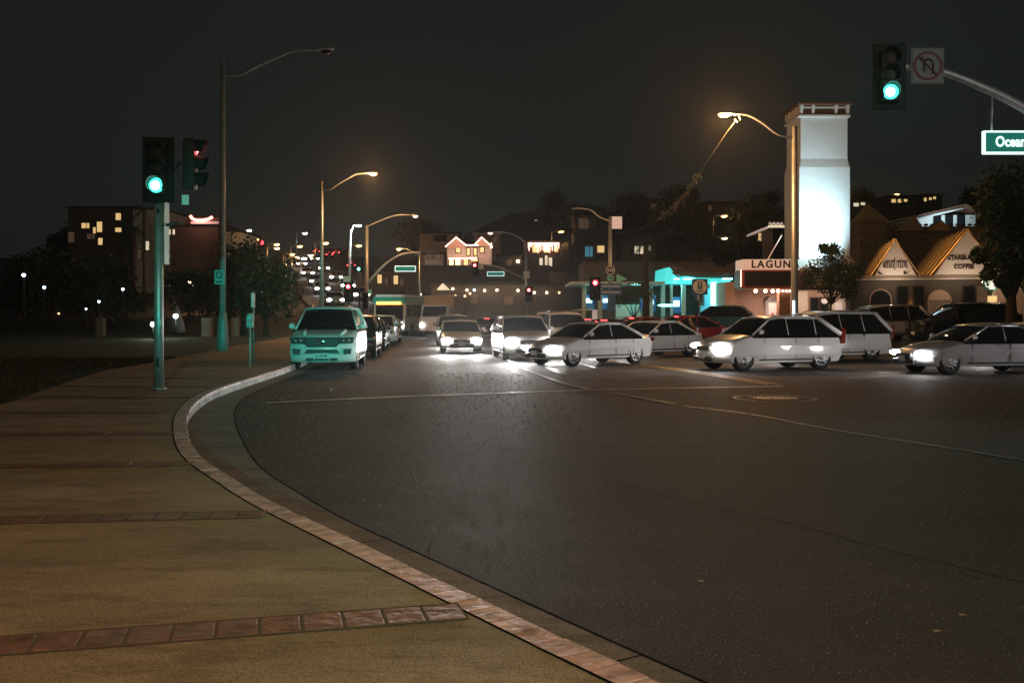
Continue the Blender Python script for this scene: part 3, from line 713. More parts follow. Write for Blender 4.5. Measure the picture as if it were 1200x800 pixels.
# signal head facing the parked cars, out of the frame behind the camera, and the lamp over the sidewalk
t = thing('traffic_signal_post', 'post with green signal behind the viewpoint facing the parked white car', 'traffic light', (9, -38, SW))
obj('post', MB().tube([(0, 0, 0), (0, 0, 4.6)], [.1, .08], 12), 'galvanised', t)
h = signal_head(t, (0, .26, 5.1), R(180), 'green')
d = Vector((-15.3, 70, -3.4)); lamp('SPOT', 'lens_light', t, (0, .7, 4.8), 72000, (.0, 1, .78), tuple(d), 8.5, .6, .06)
lamp_post('lamp post on the sidewalk behind the viewpoint lighting the brick bands', 2.6, -3.0 + .9, SW, 8.4, -3.2, .6, 'sodium_core', 2100, (1, .64, .31), r=.11)

t = lamp_post('cool white lamp post added out of frame on the right to brighten the junction', 13.2, 5.0, 0, 9.0, -2.6, .5, 'led_glow', 0, r=.12, pm='galvanised', base=True)
lamp('SPOT', 'lamp_light', t, (-2.9, 0, 8.7), 1500, (1, .93, .95), (-3.0, 20, -9), 78, 1, .15)  # added lamp: brightens the crossing cars and the middle of the road
# ------------------------------------------------------------------ vehicles (front towards local -Y)
SPEC = {
 'sedan': dict(L=4.7, W=1.82, hood=.74, cowl=.94, belt=.98, tail=1.0, H=1.44, wr=.33, fw=-1.45, rw=1.38, gh=[(-1.1, 0), (-.30, .93), (.25, 1), (.85, .985), (1.75, .04)], trunk=True),
 'crossover': dict(L=4.55, W=1.86, hood=.92, cowl=1.08, belt=1.10, tail=1.08, H=1.66, wr=.36, fw=-1.4, rw=1.36, gh=[(-1.2, 0), (-.5, .92), (0, 1), (1.4, .97), (2.12, .05)]),
 'suv': dict(L=5.25, W=2.02, hood=1.06, cowl=1.22, belt=1.25, tail=1.2, H=1.95, wr=.41, fw=-1.62, rw=1.55, gh=[(-1.35, 0), (-.72, .93), (-.2, 1), (2.1, .98), (2.52, .05)], rails=True),
 'minivan': dict(L=5.1, W=1.98, hood=.92, cowl=1.12, belt=1.10, tail=1.1, H=1.80, wr=.36, fw=-1.7, rw=1.5, gh=[(-1.75, 0), (-.85, .90), (-.2, 1), (1.9, .98), (2.45, .05)], rails=True),
}
def car(label, typ, colour, loc, rz, cat='car', group=None, head=False, tail=False, power=0, plate=None, amber=False, name=None, rails=None, spotsize=70):
    s = SPEC[typ]; L, Wd, H = s['L'], s['W'], s['H']; hw = Wd / 2; F0, F1 = -L / 2, L / 2; wr = s['wr']
    t = thing(name or ('parked_car' if not head and not tail else 'car'), label, cat, loc, rz, group)
    hd, cw, bl, tl = s['hood'], s['cowl'], s['belt'], s['tail']
    prof = [(F0 + .12, .24), (F0 + .03, .34), (F0, .50), (F0 + .03, hd * .72), (F0 + .10, hd * .93), (F0 + .22, hd), (F0 + .55, hd + (cw - hd) * .35), (s['gh'][0][0] - .05, cw), (s['gh'][1][0], bl), (.4, bl), (s['gh'][-1][0] + .05, bl if s.get('trunk') else tl)]
    if s.get('trunk'): prof += [(F1 - .22, tl - .02), (F1 - .05, tl - .07), (F1, tl * .75), (F1, .5), (F1 - .06, .30)]
    else: prof += [(F1 - .03, tl * .9), (F1, tl * .7), (F1 + .03, .52), (F1 - .05, .30)]
    n_top = len(prof)
    under = [(F1 - .10, .26)]
    ar = wr + .055
    for cy in (s['rw'], s['fw']):
        a0 = math.asin(max(-1, min(1, (.25 - wr) / ar)))
        for k in range(9):
            a = a0 + (math.pi - 2 * a0) * k / 8
            under.append((cy + ar * math.cos(a), wr + ar * math.sin(a)))
    prof += under; n = len(prof)
    cols = [-1, -.985, -.93, -.8, -.5, 0, .5, .8, .93, .985, 1]
    g = MB(); V = []
    for i, (py, pz) in enumerate(prof):
        row = []
        for c in cols:
            ac = abs(c); x = c * hw; y = py; z = pz
            e = ac ** 3
            if py < F0 + .6: y += .30 * e * (1 - sm(F0 + .05, F0 + .9, py)) + .10 * ac * ac * (py < F0 + .3)
            if py > F1 - .5: y -= .22 * e
            if i < n_top and pz > .5: z -= (.05 * ac ** 4 + .03 * (ac > .95) ) * (1 if py < F1 else .6)
            if pz > bl * .8: x *= .975
            if pz < .4: x *= .965
            row.append(g.bm.verts.new((x, y, z)))
        V.append(row)
    for i in range(n):
        j = (i + 1) % n
        for c in range(len(cols) - 1):
            f = g.bm.faces.new((V[i][c], V[i][c + 1], V[j][c + 1], V[j][c])); f.smooth = True
            f.material_index = 1 if (i >= n_top - 1) else 0
    for c in (0, -1):
        g.bm.faces.new([V[i][c] for i in range(n)])
    bmesh.ops.triangulate(g.bm, faces=[f for f in g.bm.faces if len(f.verts) > 4], ngon_method='EAR_CLIP')
    body = obj('body', g, [colour, 'black_plastic'], t, bevel=0)
    # greenhouse: dark glass shell with a painted roof and pillars on it
    gp = [(y, bl - .03 + (H - bl + .03) * k) for y, k in s['gh']]
    def gw(z): return hw * .955 - (z - bl) * (.36 if s.get('rails') else .30)
    cols2 = [-1, -.9, -.6, 0, .6, .9, 1]
    def gpt(y, z, c, o=0.0):
        zz = z - (.035 * c * c if z > bl + .2 else 0); yy = y + (.12 * abs(c) ** 2.5 if y < 0 else -.08 * abs(c) ** 2.5)
        return Vector((c * (gw(z) + o), yy, zz + o * .8))
    gpp = [gp[0]] + gp[1:]
    g = MB(); base = [(gp[0][0], bl - .12)] + gpp + [(gp[-1][0], bl - .12)]
    V = [[g.bm.verts.new(gpt(y, max(z, bl - .12), c)) for c in cols2] for y, z in base]
    for i in range(len(base) - 1):
        for c in range(len(cols2) - 1): g.bm.faces.new((V[i][c], V[i][c + 1], V[i + 1][c + 1], V[i + 1][c])).smooth = True
    for c in (0, -1): g.bm.faces.new([V[i][c] for i in range(len(base))])
    obj('windows', g, 'glass', t)
    g = MB(); rp = gp[1:-1]
    f0 = (rp[0][0] - .05, rp[0][1] - .03)
    rear = (rp[-1][0] + (gp[-1][0] - rp[-1][0]) * .12, rp[-1][1] - (rp[-1][1] - gp[-1][1]) * .12)
    rr_ = [f0] + rp + [rear]
    V = [[g.bm.verts.new(gpt(y, z, c, .014)) for c in cols2] for y, z in rr_]
    V2 = [[g.bm.verts.new(gpt(y, z, c, .002)) for c in cols2] for y, z in rr_]
    for i in range(len(rr_) - 1):
        for c in range(len(cols2) - 1): g.bm.faces.new((V[i][c], V[i][c + 1], V[i + 1][c + 1], V[i + 1][c])).smooth = True
    for i in range(len(rr_) - 1):
        for c in (0, len(cols2) - 1): g.bm.faces.new((V[i][c], V[i + 1][c], V2[i + 1][c], V2[i][c]))
    for i in (0, len(rr_) - 1):
        for c in range(len(cols2) - 1): g.bm.faces.new((V[i][c], V[i][c + 1], V2[i][c + 1], V2[i][c]))
    obj('roof', g, colour, t)
    for c in (-1, 1):
        g = MB()
        g.tube([gpt(gp[0][0] - .02, bl - .02, c, -.01), gpt(gp[1][0], gp[1][1] - .01, c, -.01)], .03, 6)
        g.tube([gpt(gp[-2][0] + .02, gp[-2][1] - .02, c, 0), gpt(gp[-1][0] + .03, bl - .02, c, 0)], .05 if s.get('trunk') else .075, 6)
        for by in ((.35,) if s.get('trunk') else (.25, 1.25)):
            g.tube([gpt(by, H - .05, c, -.012), gpt(by, bl - .02, c, -.012)], .024, 6)
        g.tube([gpt(gp[1][0], gp[1][1] - .03, c, 0), gpt(gp[2][0], H - .03, c, 0), gpt(gp[-2][0], gp[-2][1] - .03, c, 0)], .034, 6)
        obj('window_frame', g, colour, t)
    if s.get('rails') and rails is not False:
        for c in (-.82, .82):
            g = MB().tube([gpt(gp[2][0] - .25, H - .02, c), gpt(gp[2][0] - .1, H + .05, c), gpt(gp[-2][0] - .2, H + .04, c), gpt(gp[-2][0], H - .03, c)], .018, 6); obj('roof_rail', g, 'chrome', t)
    # wheels
    for cy in (s['fw'], s['rw']):
        for sd in (-1, 1):
            g = MB(); xc = sd * (hw - .12); prof_w = [(.09, wr * .62), (.11, wr * .9), (.085, wr), (-.085, wr), (-.11, wr * .9), (-.11, .05)]
            sg_ = 24; rings = [[g.bm.verts.new((xc + sd * a, cy + math.cos(2 * math.pi * k / sg_) * r, wr + math.sin(2 * math.pi * k / sg_) * r)) for k in range(sg_)] for a, r in prof_w]
            for a, b in zip(rings, rings[1:]):
                for k in range(sg_): g.bm.faces.new((a[k], a[(k + 1) % sg_], b[(k + 1) % sg_], b[k])).smooth = True
            w = obj('wheel', g, 'rubber', t)
            g = MB().disc((xc + sd * .055, cy, wr), wr * .64, .03, 'x', 20); g.mi = 1
            for k in range(9):
                a = 2 * math.pi * k / 9 + .3
                g.tube([(xc + sd * .075, cy, wr), (xc + sd * .08, cy + math.cos(a) * wr * .60, wr + math.sin(a) * wr * .60)], [.035, .028], 5)
            sgm = 20
            for k in range(sgm):
                a, b = 2 * math.pi * k / sgm, 2 * math.pi * (k + 1) / sgm
                g.face([(xc + sd * .092, cy + math.cos(q) * r, wr + math.sin(q) * r) for q, r in ((a, wr * .56), (b, wr * .56), (b, wr * .64), (a, wr * .64))])
            g.ball((xc + sd * .085, cy, wr), .05, 8); obj('rim', g, ['black_plastic', 'rim_metal'], w)
    big = typ in ('suv', 'minivan')
    hz = hd * .80; hh = .17 if big else .13
    for sd in (-1, 1):
        if typ == 'suv':
            g = MB().prism([(sd * (hw - .50), hz - .02), (sd * (hw - .12), hz + .0), (sd * (hw - .06), hz + .12), (sd * (hw - .50), hz + .13)], F0 + .05, F0 + .4, 'y')
        else:
            g = MB().ball((sd * (hw - .27), F0 + .18, hz), 1, 12, (.24, .17, hh * .62))
        hl = obj('headlight', g, 'headlight_on' if head else 'headlight_off', t, bevel=.03 if typ == 'suv' else 0)
        if typ == 'suv':
            obj('headlight_bezel', MB().prism([(sd * (hw - .52), hz - .05), (sd * (hw - .09), hz - .03), (sd * (hw - .03), hz + .15), (sd * (hw - .52), hz + .16)], F0 + .075, F0 + .38, 'y'), 'black_plastic', hl)
            for q in (.22, .38): obj('reflector', MB().ball((sd * (hw - q), F0 + .06, hz + .055), 1, 12, (.055, .03, .055)), 'chrome', hl)
        if tl > 0:
            g = MB()
            if s.get('trunk'): g.ball((sd * (hw - .26), F1 - .10, tl - .17), 1, 10, (.24, .14, .09))
            else: g.box((sd * (hw - .11), F1 - .08, tl - .05), (.14, .16, .48))
            obj('taillight', g, 'taillight_on' if tail else 'taillight_off', t, bevel=0 if s.get('trunk') else .02)
        # mirror and handles
        mg = MB().ball((sd * (hw + .10), s['gh'][0][0] + .32, bl + .07), 1, 10, (.10, .06, .08 if not big else .10)).tube([(sd * (hw - .08), s['gh'][0][0] + .36, bl), (sd * (hw + .04), s['gh'][0][0] + .34, bl + .04)], .025, 6)
        obj('mirror', mg, colour, t)
        for by in (.15, 1.1): obj('door_handle', MB().box((sd * (hw * .985 + .012), by, bl - .14), (.03, .17, .03)), 'chrome' if big else colour, t, bevel=.008)
        g = MB()
        for by in (s['fw'] + wr + .35 if not big else -.95, .42, 1.25 if not big else 1.12): g.box((sd * (hw * .992 - .002), by, (.34 + bl - .1) / 2), (.012, .012, bl - .46))
        g.box((sd * (hw * .99), .1, .33), (.03, L * .42, .05)); obj('door_seam', g, 'black_plastic', t)
    if typ == 'suv':
        g = MB().prism([(-.44, hz - .14), (.44, hz - .14), (.53, hz + .0), (.51, hz + .15), (-.51, hz + .15), (-.53, hz + .0)], F0 - .02, F0 + .10, 'y'); gr = obj('grille', g, 'black_plastic', t, bevel=.03)
        g = MB()
        for k in (-1, 0, 1): g.box((0, F0 - .022, hz + .02 + k * .075), (1.04, .02, .016))
        obj('grille_bar', g, 'dark_metal', gr)
        obj('badge', MB().ball((0, F0 - .04, hz + .02), 1, 14, (.12, .02, .05)), 'chrome', gr)
        for sd in (-1, 1): obj('bonnet_crease', MB().tube([(sd * .55, F0 + .35, hd + .03), (sd * .62, -1.7, cw - .03), (sd * .60, s['gh'][0][0] - .15, cw + .005)], [.035, .05, .03], 8), colour, t)
        obj('lower_intake', MB().prism([(-.52, .53), (.52, .53), (.44, .63), (-.44, .63)], F0 - .02, F0 + .1, 'y'), 'black_plastic', t, bevel=.015)
        obj('intake_trim', MB().prism([(-.56, .505), (.56, .505), (.56, .525), (-.56, .525)], F0 - .035, F0 + .1, 'y'), 'chrome', t)
        for sd in (-1, 1):
            obj('fog_lamp_recess', MB().prism([(sd * .66, .48), (sd * .86, .50), (sd * .88, .66), (sd * .64, .64)], F0 + .02, F0 + .2, 'y'), 'black_plastic', t)
            obj('fog_lamp', MB().disc((sd * .76, F0 + .01, .57), .05, .03, 'y', 14), 'headlight_off', t)
            obj('tow_slot', MB().box((sd * .36, F0 + .01, .335), (.22, .10, .08)), 'black_plastic', t, bevel=.01)
        obj('skid_slot', MB().box((0, F0 + .0, .335), (.42, .08, .05)), 'black_plastic', t)
        obj('wiper', MB().tube([(-.5, s['gh'][0][0] - .02, bl + .03), (.1, s['gh'][0][0] + .1, bl + .12)], .012, 5).tube([(.1, s['gh'][0][0] - .05, bl + .02), (.7, s['gh'][0][0] + .1, bl + .10)], .012, 5), 'black_plastic', t)
    else:
        obj('grille', MB().box((0, F0 + .02, hz - .06), (.75, .08, .13)), 'black_plastic', t, bevel=.02)
        obj('lower_intake', MB().box((0, F0 + .02, .36), (1.05, .08, .14)), 'black_plastic', t, bevel=.02)
    fp = obj('licence_plate', MB().box((0, F0 - .045, .44), (.31, .012, .155)), 'plate_white', t, bevel=.01)
    obj('licence_plate', MB().box((0, F1 + .02, .62 if not s.get('trunk') else .55), (.31, .012, .155)), 'plate_white', t)
    if plate: text('lettering', plate, .10, 'plate_ink', fp, (0, F0 - .053, .44), .002, bold=.003)
    if power:
        for sd in (-1, 1):
            lamp('SPOT', 'beam', t, (sd * (hw - .28), F0 - .06, hz), power, (1, .96, .93), (sd * .05, -1, -.045), spotsize, .9, .06)
    if tail: obj('brake_light', MB().box((0, gp[-2][0] + .10 if s.get('trunk') else gp[-2][0] + .05, gp[-2][1] - .05), (.35, .03, .03)), 'taillight_on', t)
    return t

PK = 'cars parked along the left kerb'
def kerb_x(y): return off(min(range(len(K)), key=lambda i: abs(K[i].y - y)), 0).x
car('large white sport utility parked first at the kerb, front glowing teal under the signal', 'suv', 'car_white', (kerb_x(33) + .92, 32.6, 0), R(4.5), group=PK, plate='7CZP48')
car('black crossover parked directly behind the large white sport utility', 'crossover', 'car_black', (kerb_x(40.5) + 1.1, 40.6, 0), R(4), group=PK)
car('dark grey sedan parked third along the left kerb', 'sedan', 'car_navy', (kerb_x(47.5) + 1.1, 47.6, 0), R(4), group=PK)
car('silver crossover parked fourth along the left kerb', 'crossover', 'car_silver', (kerb_x(54.5) + 1.1, 54.6, 0), R(4), group=PK)
car('gold roofed sedan parked last along the left kerb before the mast', 'sedan', 'car_gold', (kerb_x(61.5) + 1.1, 61.4, 0), R(4), group=PK)

OG = 'cars with headlights on at the junction'
car('white sedan with blazing headlights leading the kerb side lane towards us', 'sedan', 'car_white', (-2.35, 45, 0), R(5), group=OG, head=True, power=1100)
car('silver crossover with headlights on following the leading sedan in the kerb side lane', 'crossover', 'car_silver', (-3.2, 54.5, 0), R(5), group=OG, head=True, power=600)
car('black sedan with headlights on between the silver crossover and the bus', 'sedan', 'car_black', (-3.9, 63, 0), R(4), group=OG, head=True, power=120)
car('white crossover with headlights on in the middle lane just left of the centre', 'crossover', 'car_white', (.35, 38.5, 0), R(8), group=OG, head=True, power=1100)
car('white minivan with headlights on waiting beside the yellow centre line', 'minivan', 'car_white', (2.3, 46, 0), R(10), group=OG, head=True, power=600)
# the cars crossing from the right
XG = 'cars crossing the junction from the right'
def cross(px, Y, rz, typ, col, label, power=120, head=True, tail=False, **k):
    return car(label, typ, col, (PX(px, Y), Y, rz_(PX(px, Y), Y)), R(rz), group=XG, head=head, tail=tail, power=power, **k)
def crs(x, y, *a, **k): return cross(600 + x / y * F, y, *a, **k)
crs(2.6, 33.8, -52, 'sedan', 'car_white', 'white sedan turning with headlights on at the head of the crossing row', 520, spotsize=60)
crs(7.9, 30.9, -70, 'crossover', 'car_white', 'white crossover second in the near crossing row below the theatre sign', 200)
crs(13.5, 28.9, -80, 'sedan', 'car_silver', 'silver sedan in the near crossing row below the shop gables', 180)
crs(5.5, 39.6, -50, 'sedan', 'car_white', 'white sedan behind the gap between the two leading crossing cars', 180)
crs(11.3, 36.4, -68, 'minivan', 'car_white', 'white minivan in the rear crossing row below the tower', 180)
crs(17.3, 33.4, -78, 'sedan', 'car_white', 'white sedan in the rear crossing row before the right hand tree', 180)
crs(19.6, 27.6, -84, 'crossover', 'car_white', 'white crossover waiting beyond the right edge behind the silver sedan', 160)
# departing and waiting cars with red tail lights
TG = 'cars with red tail lights beyond the junction'
for px, Y, rz, typ, col, lab in ((572, 71, 176, 'sedan', 'car_black', 'black sedan with red tail lights below the mast arm signal'),
        (604, 64, 178, 'sedan', 'car_grey', 'grey sedan with red tail lights left of the central mast'),
        (655, 52, 184, 'crossover', 'car_black', 'black crossover with bright red tail lights right of the central mast'),
        (690, 60, 172, 'sedan', 'car_red', 'red sedan with tail lights left of the corner mast'),
        (717, 50.5, 150, 'sedan', 'car_black', 'black sedan with tail lights in front of the corner mast'),
        (758, 51.5, 118, 'sedan', 'car_red', 'dark red sedan with tail lights in front of the hedge'),
        (812, 49.5, 112, 'sedan', 'car_red', 'red sedan with tail lights under the parking sign')):
    car(lab, typ, col, (PX(px, Y), Y, rz_(PX(px, Y), Y)), R(rz), group=TG, tail=True)
car('blue hatchback with its lights off beside the theatre forecourt', 'crossover', 'car_blue', (PX(862, 60), 60, GZ), R(70), group='cars parked by the theatre')
car('silver minivan with roof rails parked before the first shop gable', 'minivan', 'car_silver', (PX(1030, 51.6), 51.6, rz_(19, 51.6)), R(-82), group='cars parked before the shops')
car('black sport utility parked before the second shop gable', 'suv', 'car_black', (PX(1128, 50), 50, rz_(20, 50)), R(-82), group='cars parked before the shops')
car('white sedan waiting out of frame on the right with its headlights on', 'sedan', 'car_white', (12.5, -1.5, 0), R(-110), group=OG, head=True, power=700, spotsize=40)

# far traffic: copies on the hill road
pro = car('oncoming car with white headlights nearest on the far hill road', 'sedan', 'car_silver', (0, 0, 0), 0, group='oncoming cars on the far hill road', head=True)
pr2 = car('departing car with red tail lights nearest on the far hill road', 'sedan', 'car_black', (0, 0, 0), 0, group='departing cars on the far hill road', tail=True)
k1 = k2 = 0
for t_, o_, kind in ((.30, -5.5, 0), (.36, -2, 0), (.43, -5.5, 0), (.47, -2, 0), (.52, -5.3, 0), (.57, -2, 0), (.62, -5.3, 0), (.68, -2, 0), (.73, -5.3, 0), (.80, -2.2, 0), (.40, 5, 1), (.55, 5, 1), (.70, 3, 1), (.86, 2.2, 1), (.90, 5.2, 1), (.93, 1.5, 1)):
    (x, y, z), a = far_pt(t_, o_)
    if kind == 0:
        lane = 'outer' if o_ < -4 else 'inner'; k1 += 1
        lab = 'oncoming car with white headlights on the far hill road, %s in the %s lane' % (['nearest', 'second', 'third', 'fourth', 'fifth'][(k1 - 1) // 2], lane)
        o = pro if k1 == 1 else copy_tree(pro); o.location = (x, y, z); o.rotation_euler = (0, 0, a); o['label'] = lab
    else:
        k2 += 1; lab = 'departing car with red tail lights on the far hill road, %s up the hill' % ['lowest', 'second', 'third', 'fourth', 'fifth', 'highest'][k2 - 1]
        o = pr2 if k2 == 1 else copy_tree(pr2); o.location = (x, y, z); o.rotation_euler = (0, 0, a + math.pi); o['label'] = lab

# bus and box truck at the back of the oncoming lanes
t = thing('bus', 'teal and white bus with lit amber strip behind the oncoming cars', 'bus', (PX(472, 78), 82, .05), R(-10))
g = MB().prism([(-1.25, .35), (1.25, .35), (1.27, 1.6), (1.24, 2.9), (1.1, 3.15), (-1.1, 3.15), (-1.24, 2.9), (-1.27, 1.6)], -5.2, 5.4, 'y'); obj('body', g, 'bus_white', t, bevel=.08)
obj('paint_band', MB().box((0, 0, 2.72), (2.55, 10.72, .5)), 'bus_teal', t, bevel=.05)
obj('windscreen', MB().box((0, -5.21, 1.75), (2.2, .06, 1.25)), 'glass', t, bevel=.05)
obj('destination_display', MB().box((0, -5.39, 2.5), (1.9, .05, .18)), 'amber_on', t)
for sd in (-1, 1):
    for k in range(6): obj('window', MB().box((sd * 1.262, -4.2 + k * 1.55, 1.9), (.03, 1.35, .95)), 'glass', t, bevel=.03)
    for y in (-3.4, 3.2):
        obj('wheel', MB().disc((sd * 1.13, y, .48), .48, .28, 'x', 22), 'rubber', t)
    obj('headlight', MB().ball((sd * .92, -5.25, .72), .14, 10, (1.2, .5, 1)), 'headlight_on', t)
t = thing('box_truck', 'tan box truck between the bus and the black tail lit sedan', 'truck', (PX(517, 76), 76, .05), R(-7))
obj('cargo_box', MB().box((0, 1.2, 1.95), (2.3, 4.4, 2.2)), 'truck_tan', t, bevel=.04)
obj('cab', MB().prism([(-3.4, .4), (-.95, .4), (-.95, 2.3), (-2.2, 2.3), (-2.75, 1.45), (-3.4, 1.2)], -1.0, 1.0, 'x'), 'bus_white', t, bevel=.06)
obj('windscreen', MB().prism([(-2.80, 1.5), (-2.27, 2.22), (-2.22, 2.2), (-2.74, 1.46)], -.88, .88, 'x'), 'glass', t)
obj('chassis', MB().box((0, .3, .62), (1.2, 6.2, .25)), 'black_plastic', t)
for sd in (-1, 1):
    for y in (-2.4, 2.2): obj('wheel', MB().disc((sd * .92, y, .42), .42, .26, 'x', 20), 'rubber', t)
    obj('headlight', MB().ball((sd * .75, -3.42, .85), .12, 10, (1.2, .5, 1)), 'headlight_on', t)

# ------------------------------------------------------------------ buildings
# theatre: tower, marquee, front
Y = 64; x0, x1 = PX(937, Y), PX(995.5, Y)
zt = lambda py, Y=64: PZ(py, Y)
tw = thing('theatre_tower', 'tall floodlit white plaster tower with a bracketed cap rising above the theatre', 'tower', ((x0 + x1) / 2, Y + 1.7, GZ))
hw_ = (x1 - x0) / 2
g = MB()
zs = [(0, hw_ + .04), (zt(196) - GZ, hw_ + .04), (zt(186) - GZ, hw_ - .08), (zt(137) - GZ, hw_ - .08)]
vv = []
for z, h in zs:
    vv.append([g.bm.verts.new((sx * h, sy * (1.7 + (h - hw_)), z)) for sx, sy in ((-1, -1), (1, -1), (1, 1), (-1, 1))])
for a, b in zip(vv, vv[1:]):
    for k in range(4): g.bm.faces.new((a[k], a[(k + 1) % 4], b[(k + 1) % 4], b[k]))
g.bm.faces.new(vv[-1])
obj('shaft', g, 'plaster', tw, bevel=.05)
zc = zt(137) - GZ
obj('moulding', MB().box((0, 0, zc + .06), (hw_ * 2 + .12, 3.55, .16)), 'plaster', tw, bevel=.03)
obj('frieze', MB().box((0, 0, zc + .40), (hw_ * 2 - .30, 3.1, .62)), 'plaster_dark', tw)
for k in range(5):
    xx_ = -hw_ + .12 + k * (2 * hw_ - .24) / 4
    if k in (2,): continue
    obj('bracket', MB().box((xx_, -1.62, zc + .48), (.14, .3, .50), top=1.4), 'plaster', tw)
obj('frieze_rail', MB().box((0, -1.62, zc + .60), (hw_ * 2 - .1, .10, .10)), 'plaster', tw)
for k in range(4): obj('bracket', MB().box((-hw_ + .06, -1.0 + k * .8, zc + .48), (.26, .14, .50)), 'plaster', tw)
obj('cap', MB().box((0, 0, zc + .82), (hw_ * 2 + .30, 3.8, .16)), 'tile_roof', tw, bevel=.03)
# the floodlight that whitens the lower shaft stands on the theatre roof
fl = thing('floodlight', 'roof floodlight washing the lower half of the white tower', 'floodlight', (PX(985, 60) , 60.8, PZ(312, 60)))
obj('lamp_housing', MB().box((0, 0, 0), (.6, .3, .35)), 'dark_metal', fl, bevel=.03); obj('bracket', MB().tube([(0, 0, -.5), (0, 0, 0)], .04, 6), 'dark_metal', fl)
lamp('SPOT', 'flood_light', fl, (0, .2, .25), 5200, (.58, .88, 1), (-.42, .62, .62), 125, 1.0, .2)

Y = 62
th = thing('theatre', 'low theatre front with pale panels, brick pillar and doors under the marquee', 'theatre', (0, 0, 0))
xa, xb = PX(850, Y), PX(985, Y)
obj('wall', MB().box(((xa + xb) / 2, Y + 4, (GZ + zt(338, Y)) / 2 + .2), (xb - xa, 8, zt(338, Y) - GZ + .4)), 'plaster_pink', th)
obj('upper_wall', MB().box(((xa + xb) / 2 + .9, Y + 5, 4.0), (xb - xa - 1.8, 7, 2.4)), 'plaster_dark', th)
obj('awning_edge', MB().box(((PX(930, Y) + xb) / 2, Y - .9, zt(339, Y)), (xb - PX(928, Y), 1.8, .16)), 'wood_dark', th)
obj('arched_parapet', MB().prism([(PX(934, Y) + (PX(962, Y) - PX(934, Y)) * k / 10, zt(317, Y) + .35 * math.sin(math.pi * k / 10)) for k in range(11)] + [(PX(962, Y), zt(338, Y)), (PX(934, Y), zt(338, Y))], Y - .4, Y - .1, 'y'), 'plaster_pink', th)
obj('panel', MB().box((PX(938.5, Y), Y - .12, (zt(341, Y) + GZ) / 2), (.75, .12, zt(341, Y) - GZ)), 'gable_white', th)
obj('brick_pillar', MB().box((PX(918, 60), 60, (zt(344, 60) + GZ) / 2), (.66, .6, zt(344, 60) - GZ)), 'brick_wall', th)
for k, (a, b) in enumerate(((949, 959), (960, 971))):
    f = obj('window', MB().box((PX((a + b) / 2, Y), Y - .05, 1.9), (PX(b, Y) - PX(a, Y), .1, 1.7)), 'wood_dark', th); obj('pane', MB().box((PX((a + b) / 2, Y), Y - .11, 1.9), (PX(b, Y) - PX(a, Y) - .12, .02, 1.5)), 'window_dark', f)
obj('poster_panel', MB().box((PX(966, Y), Y - .18, 1.45), (.8, .04, .7)), 'poster', th)
d = obj('door', MB().box((PX(982, Y), Y - .08, 1.6), (.85, .1, 2.1)), 'gable_white', th); obj('pane', MB().box((PX(982, Y), Y - .14, 1.8), (.45, .03, 1.2)), 'poster', d)
tb = obj('ticket_booth', MB().box((PX(902, Y), Y - .8, 1.55), (.72, .8, 2.0)), 'poster', th); obj('booth_roof', MB().prism([(PX(893, Y), 2.55), (PX(909, Y), 2.55), (PX(906, Y), 2.8), (PX(896, Y), 2.8)], Y - 1.4, Y - .3, 'y'), 'plaster_dark', tb)
for k in range(5): obj('poster', MB().box((PX(896.5 + k * 2.8, Y), Y - 1.215, 1.1 + .5 * (k % 2)), (.12, .02, .35)), 'poster_red', tb)
lamp('POINT', 'entrance_light', th, (PX(938, Y), Y - 1.4, 2.55), 45, (1, .72, .5), rad=.2)
lamp('POINT', 'entrance_light', th, (PX(972, Y), Y - 1.2, 2.55), 35, (1, .72, .55), rad=.2)

mq = thing('marquee', 'theatre marquee with dark serif capitals on a pale strip over a black board and bulbs', 'marquee', (0, 0, 0))
Y = 59.5; z_ = lambda py: PZ(py, 59.5); xl, xr = PX(870, Y), PX(934, Y); xm, wm = (xl + xr) / 2, xr - xl
obj('frame', MB().box((xm, Y + .9, (z_(317) + z_(337)) / 2), (wm + .16, 1.8, z_(316) - z_(337.5))), 'marquee_frame', mq, bevel=.02)
obj('board', MB().box((xm + .05, Y - .01, (z_(318.5) + z_(335)) / 2), (wm - .14, .06, z_(318.5) - z_(335))), 'board_black', mq)
ls = obj('letter_strip', MB().box((xm, Y + .9, (z_(304) + z_(316)) / 2), (wm, 1.9, z_(304) - z_(316))), 'marquee_pale', mq)
text('lettering', 'LAGUNA', .62, 'marquee_ink', ls, (xm + .30, Y - .08, (z_(304) + z_(316)) / 2), .03, spacing=1.22, bold=.016)
g = MB()
for k in range(9): g.ball((xl - .10, Y - .05, z_(317) - k * .115), .035, 6)
obj('edge_bulbs', g, 'pink_glow', mq)
for px in (886, 897.5, 906, 912.5, 918, 922, 926): obj('bulb', MB().ball((PX(px, Y), Y + .1, z_(341)), .115 if px < 914 else .07, 8), 'pink_glow', mq)
lamp('AREA', 'soffit_light', mq, (xm, Y + .4, z_(339.5)), 60, (1, .66, .5), (0, 0, -1))
obj('soffit', MB().box((xm, Y + .9, z_(338.4)), (wm, 1.7, .05)), 'gable_white', mq)
obj('stay_rod', MB().tube([(PX(903, Y), Y + .6, z_(303)), (PX(929, Y), Y + 2.5, z_(272))], .035, 6), 'marquee_pale', mq)
cn = thing('canopy', 'small lit canopy with pink and blue edges above the theatre sign', 'canopy', (0, 0, 0)); Y = 70
obj('roof_edge', MB().prism([(PX(883, Y), PZ(272.5, Y)), (PX(900, Y), PZ(265, Y)), (PX(900, Y), PZ(268, Y)), (PX(883, Y), PZ(275, Y))], Y, Y + 2, 'y'), 'poster', cn)
obj('front_edge', MB().box((PX(910, Y), Y - .1, PZ(265.5, Y)), (1.2, .2, .16)), 'window_pale', cn)
g = MB()
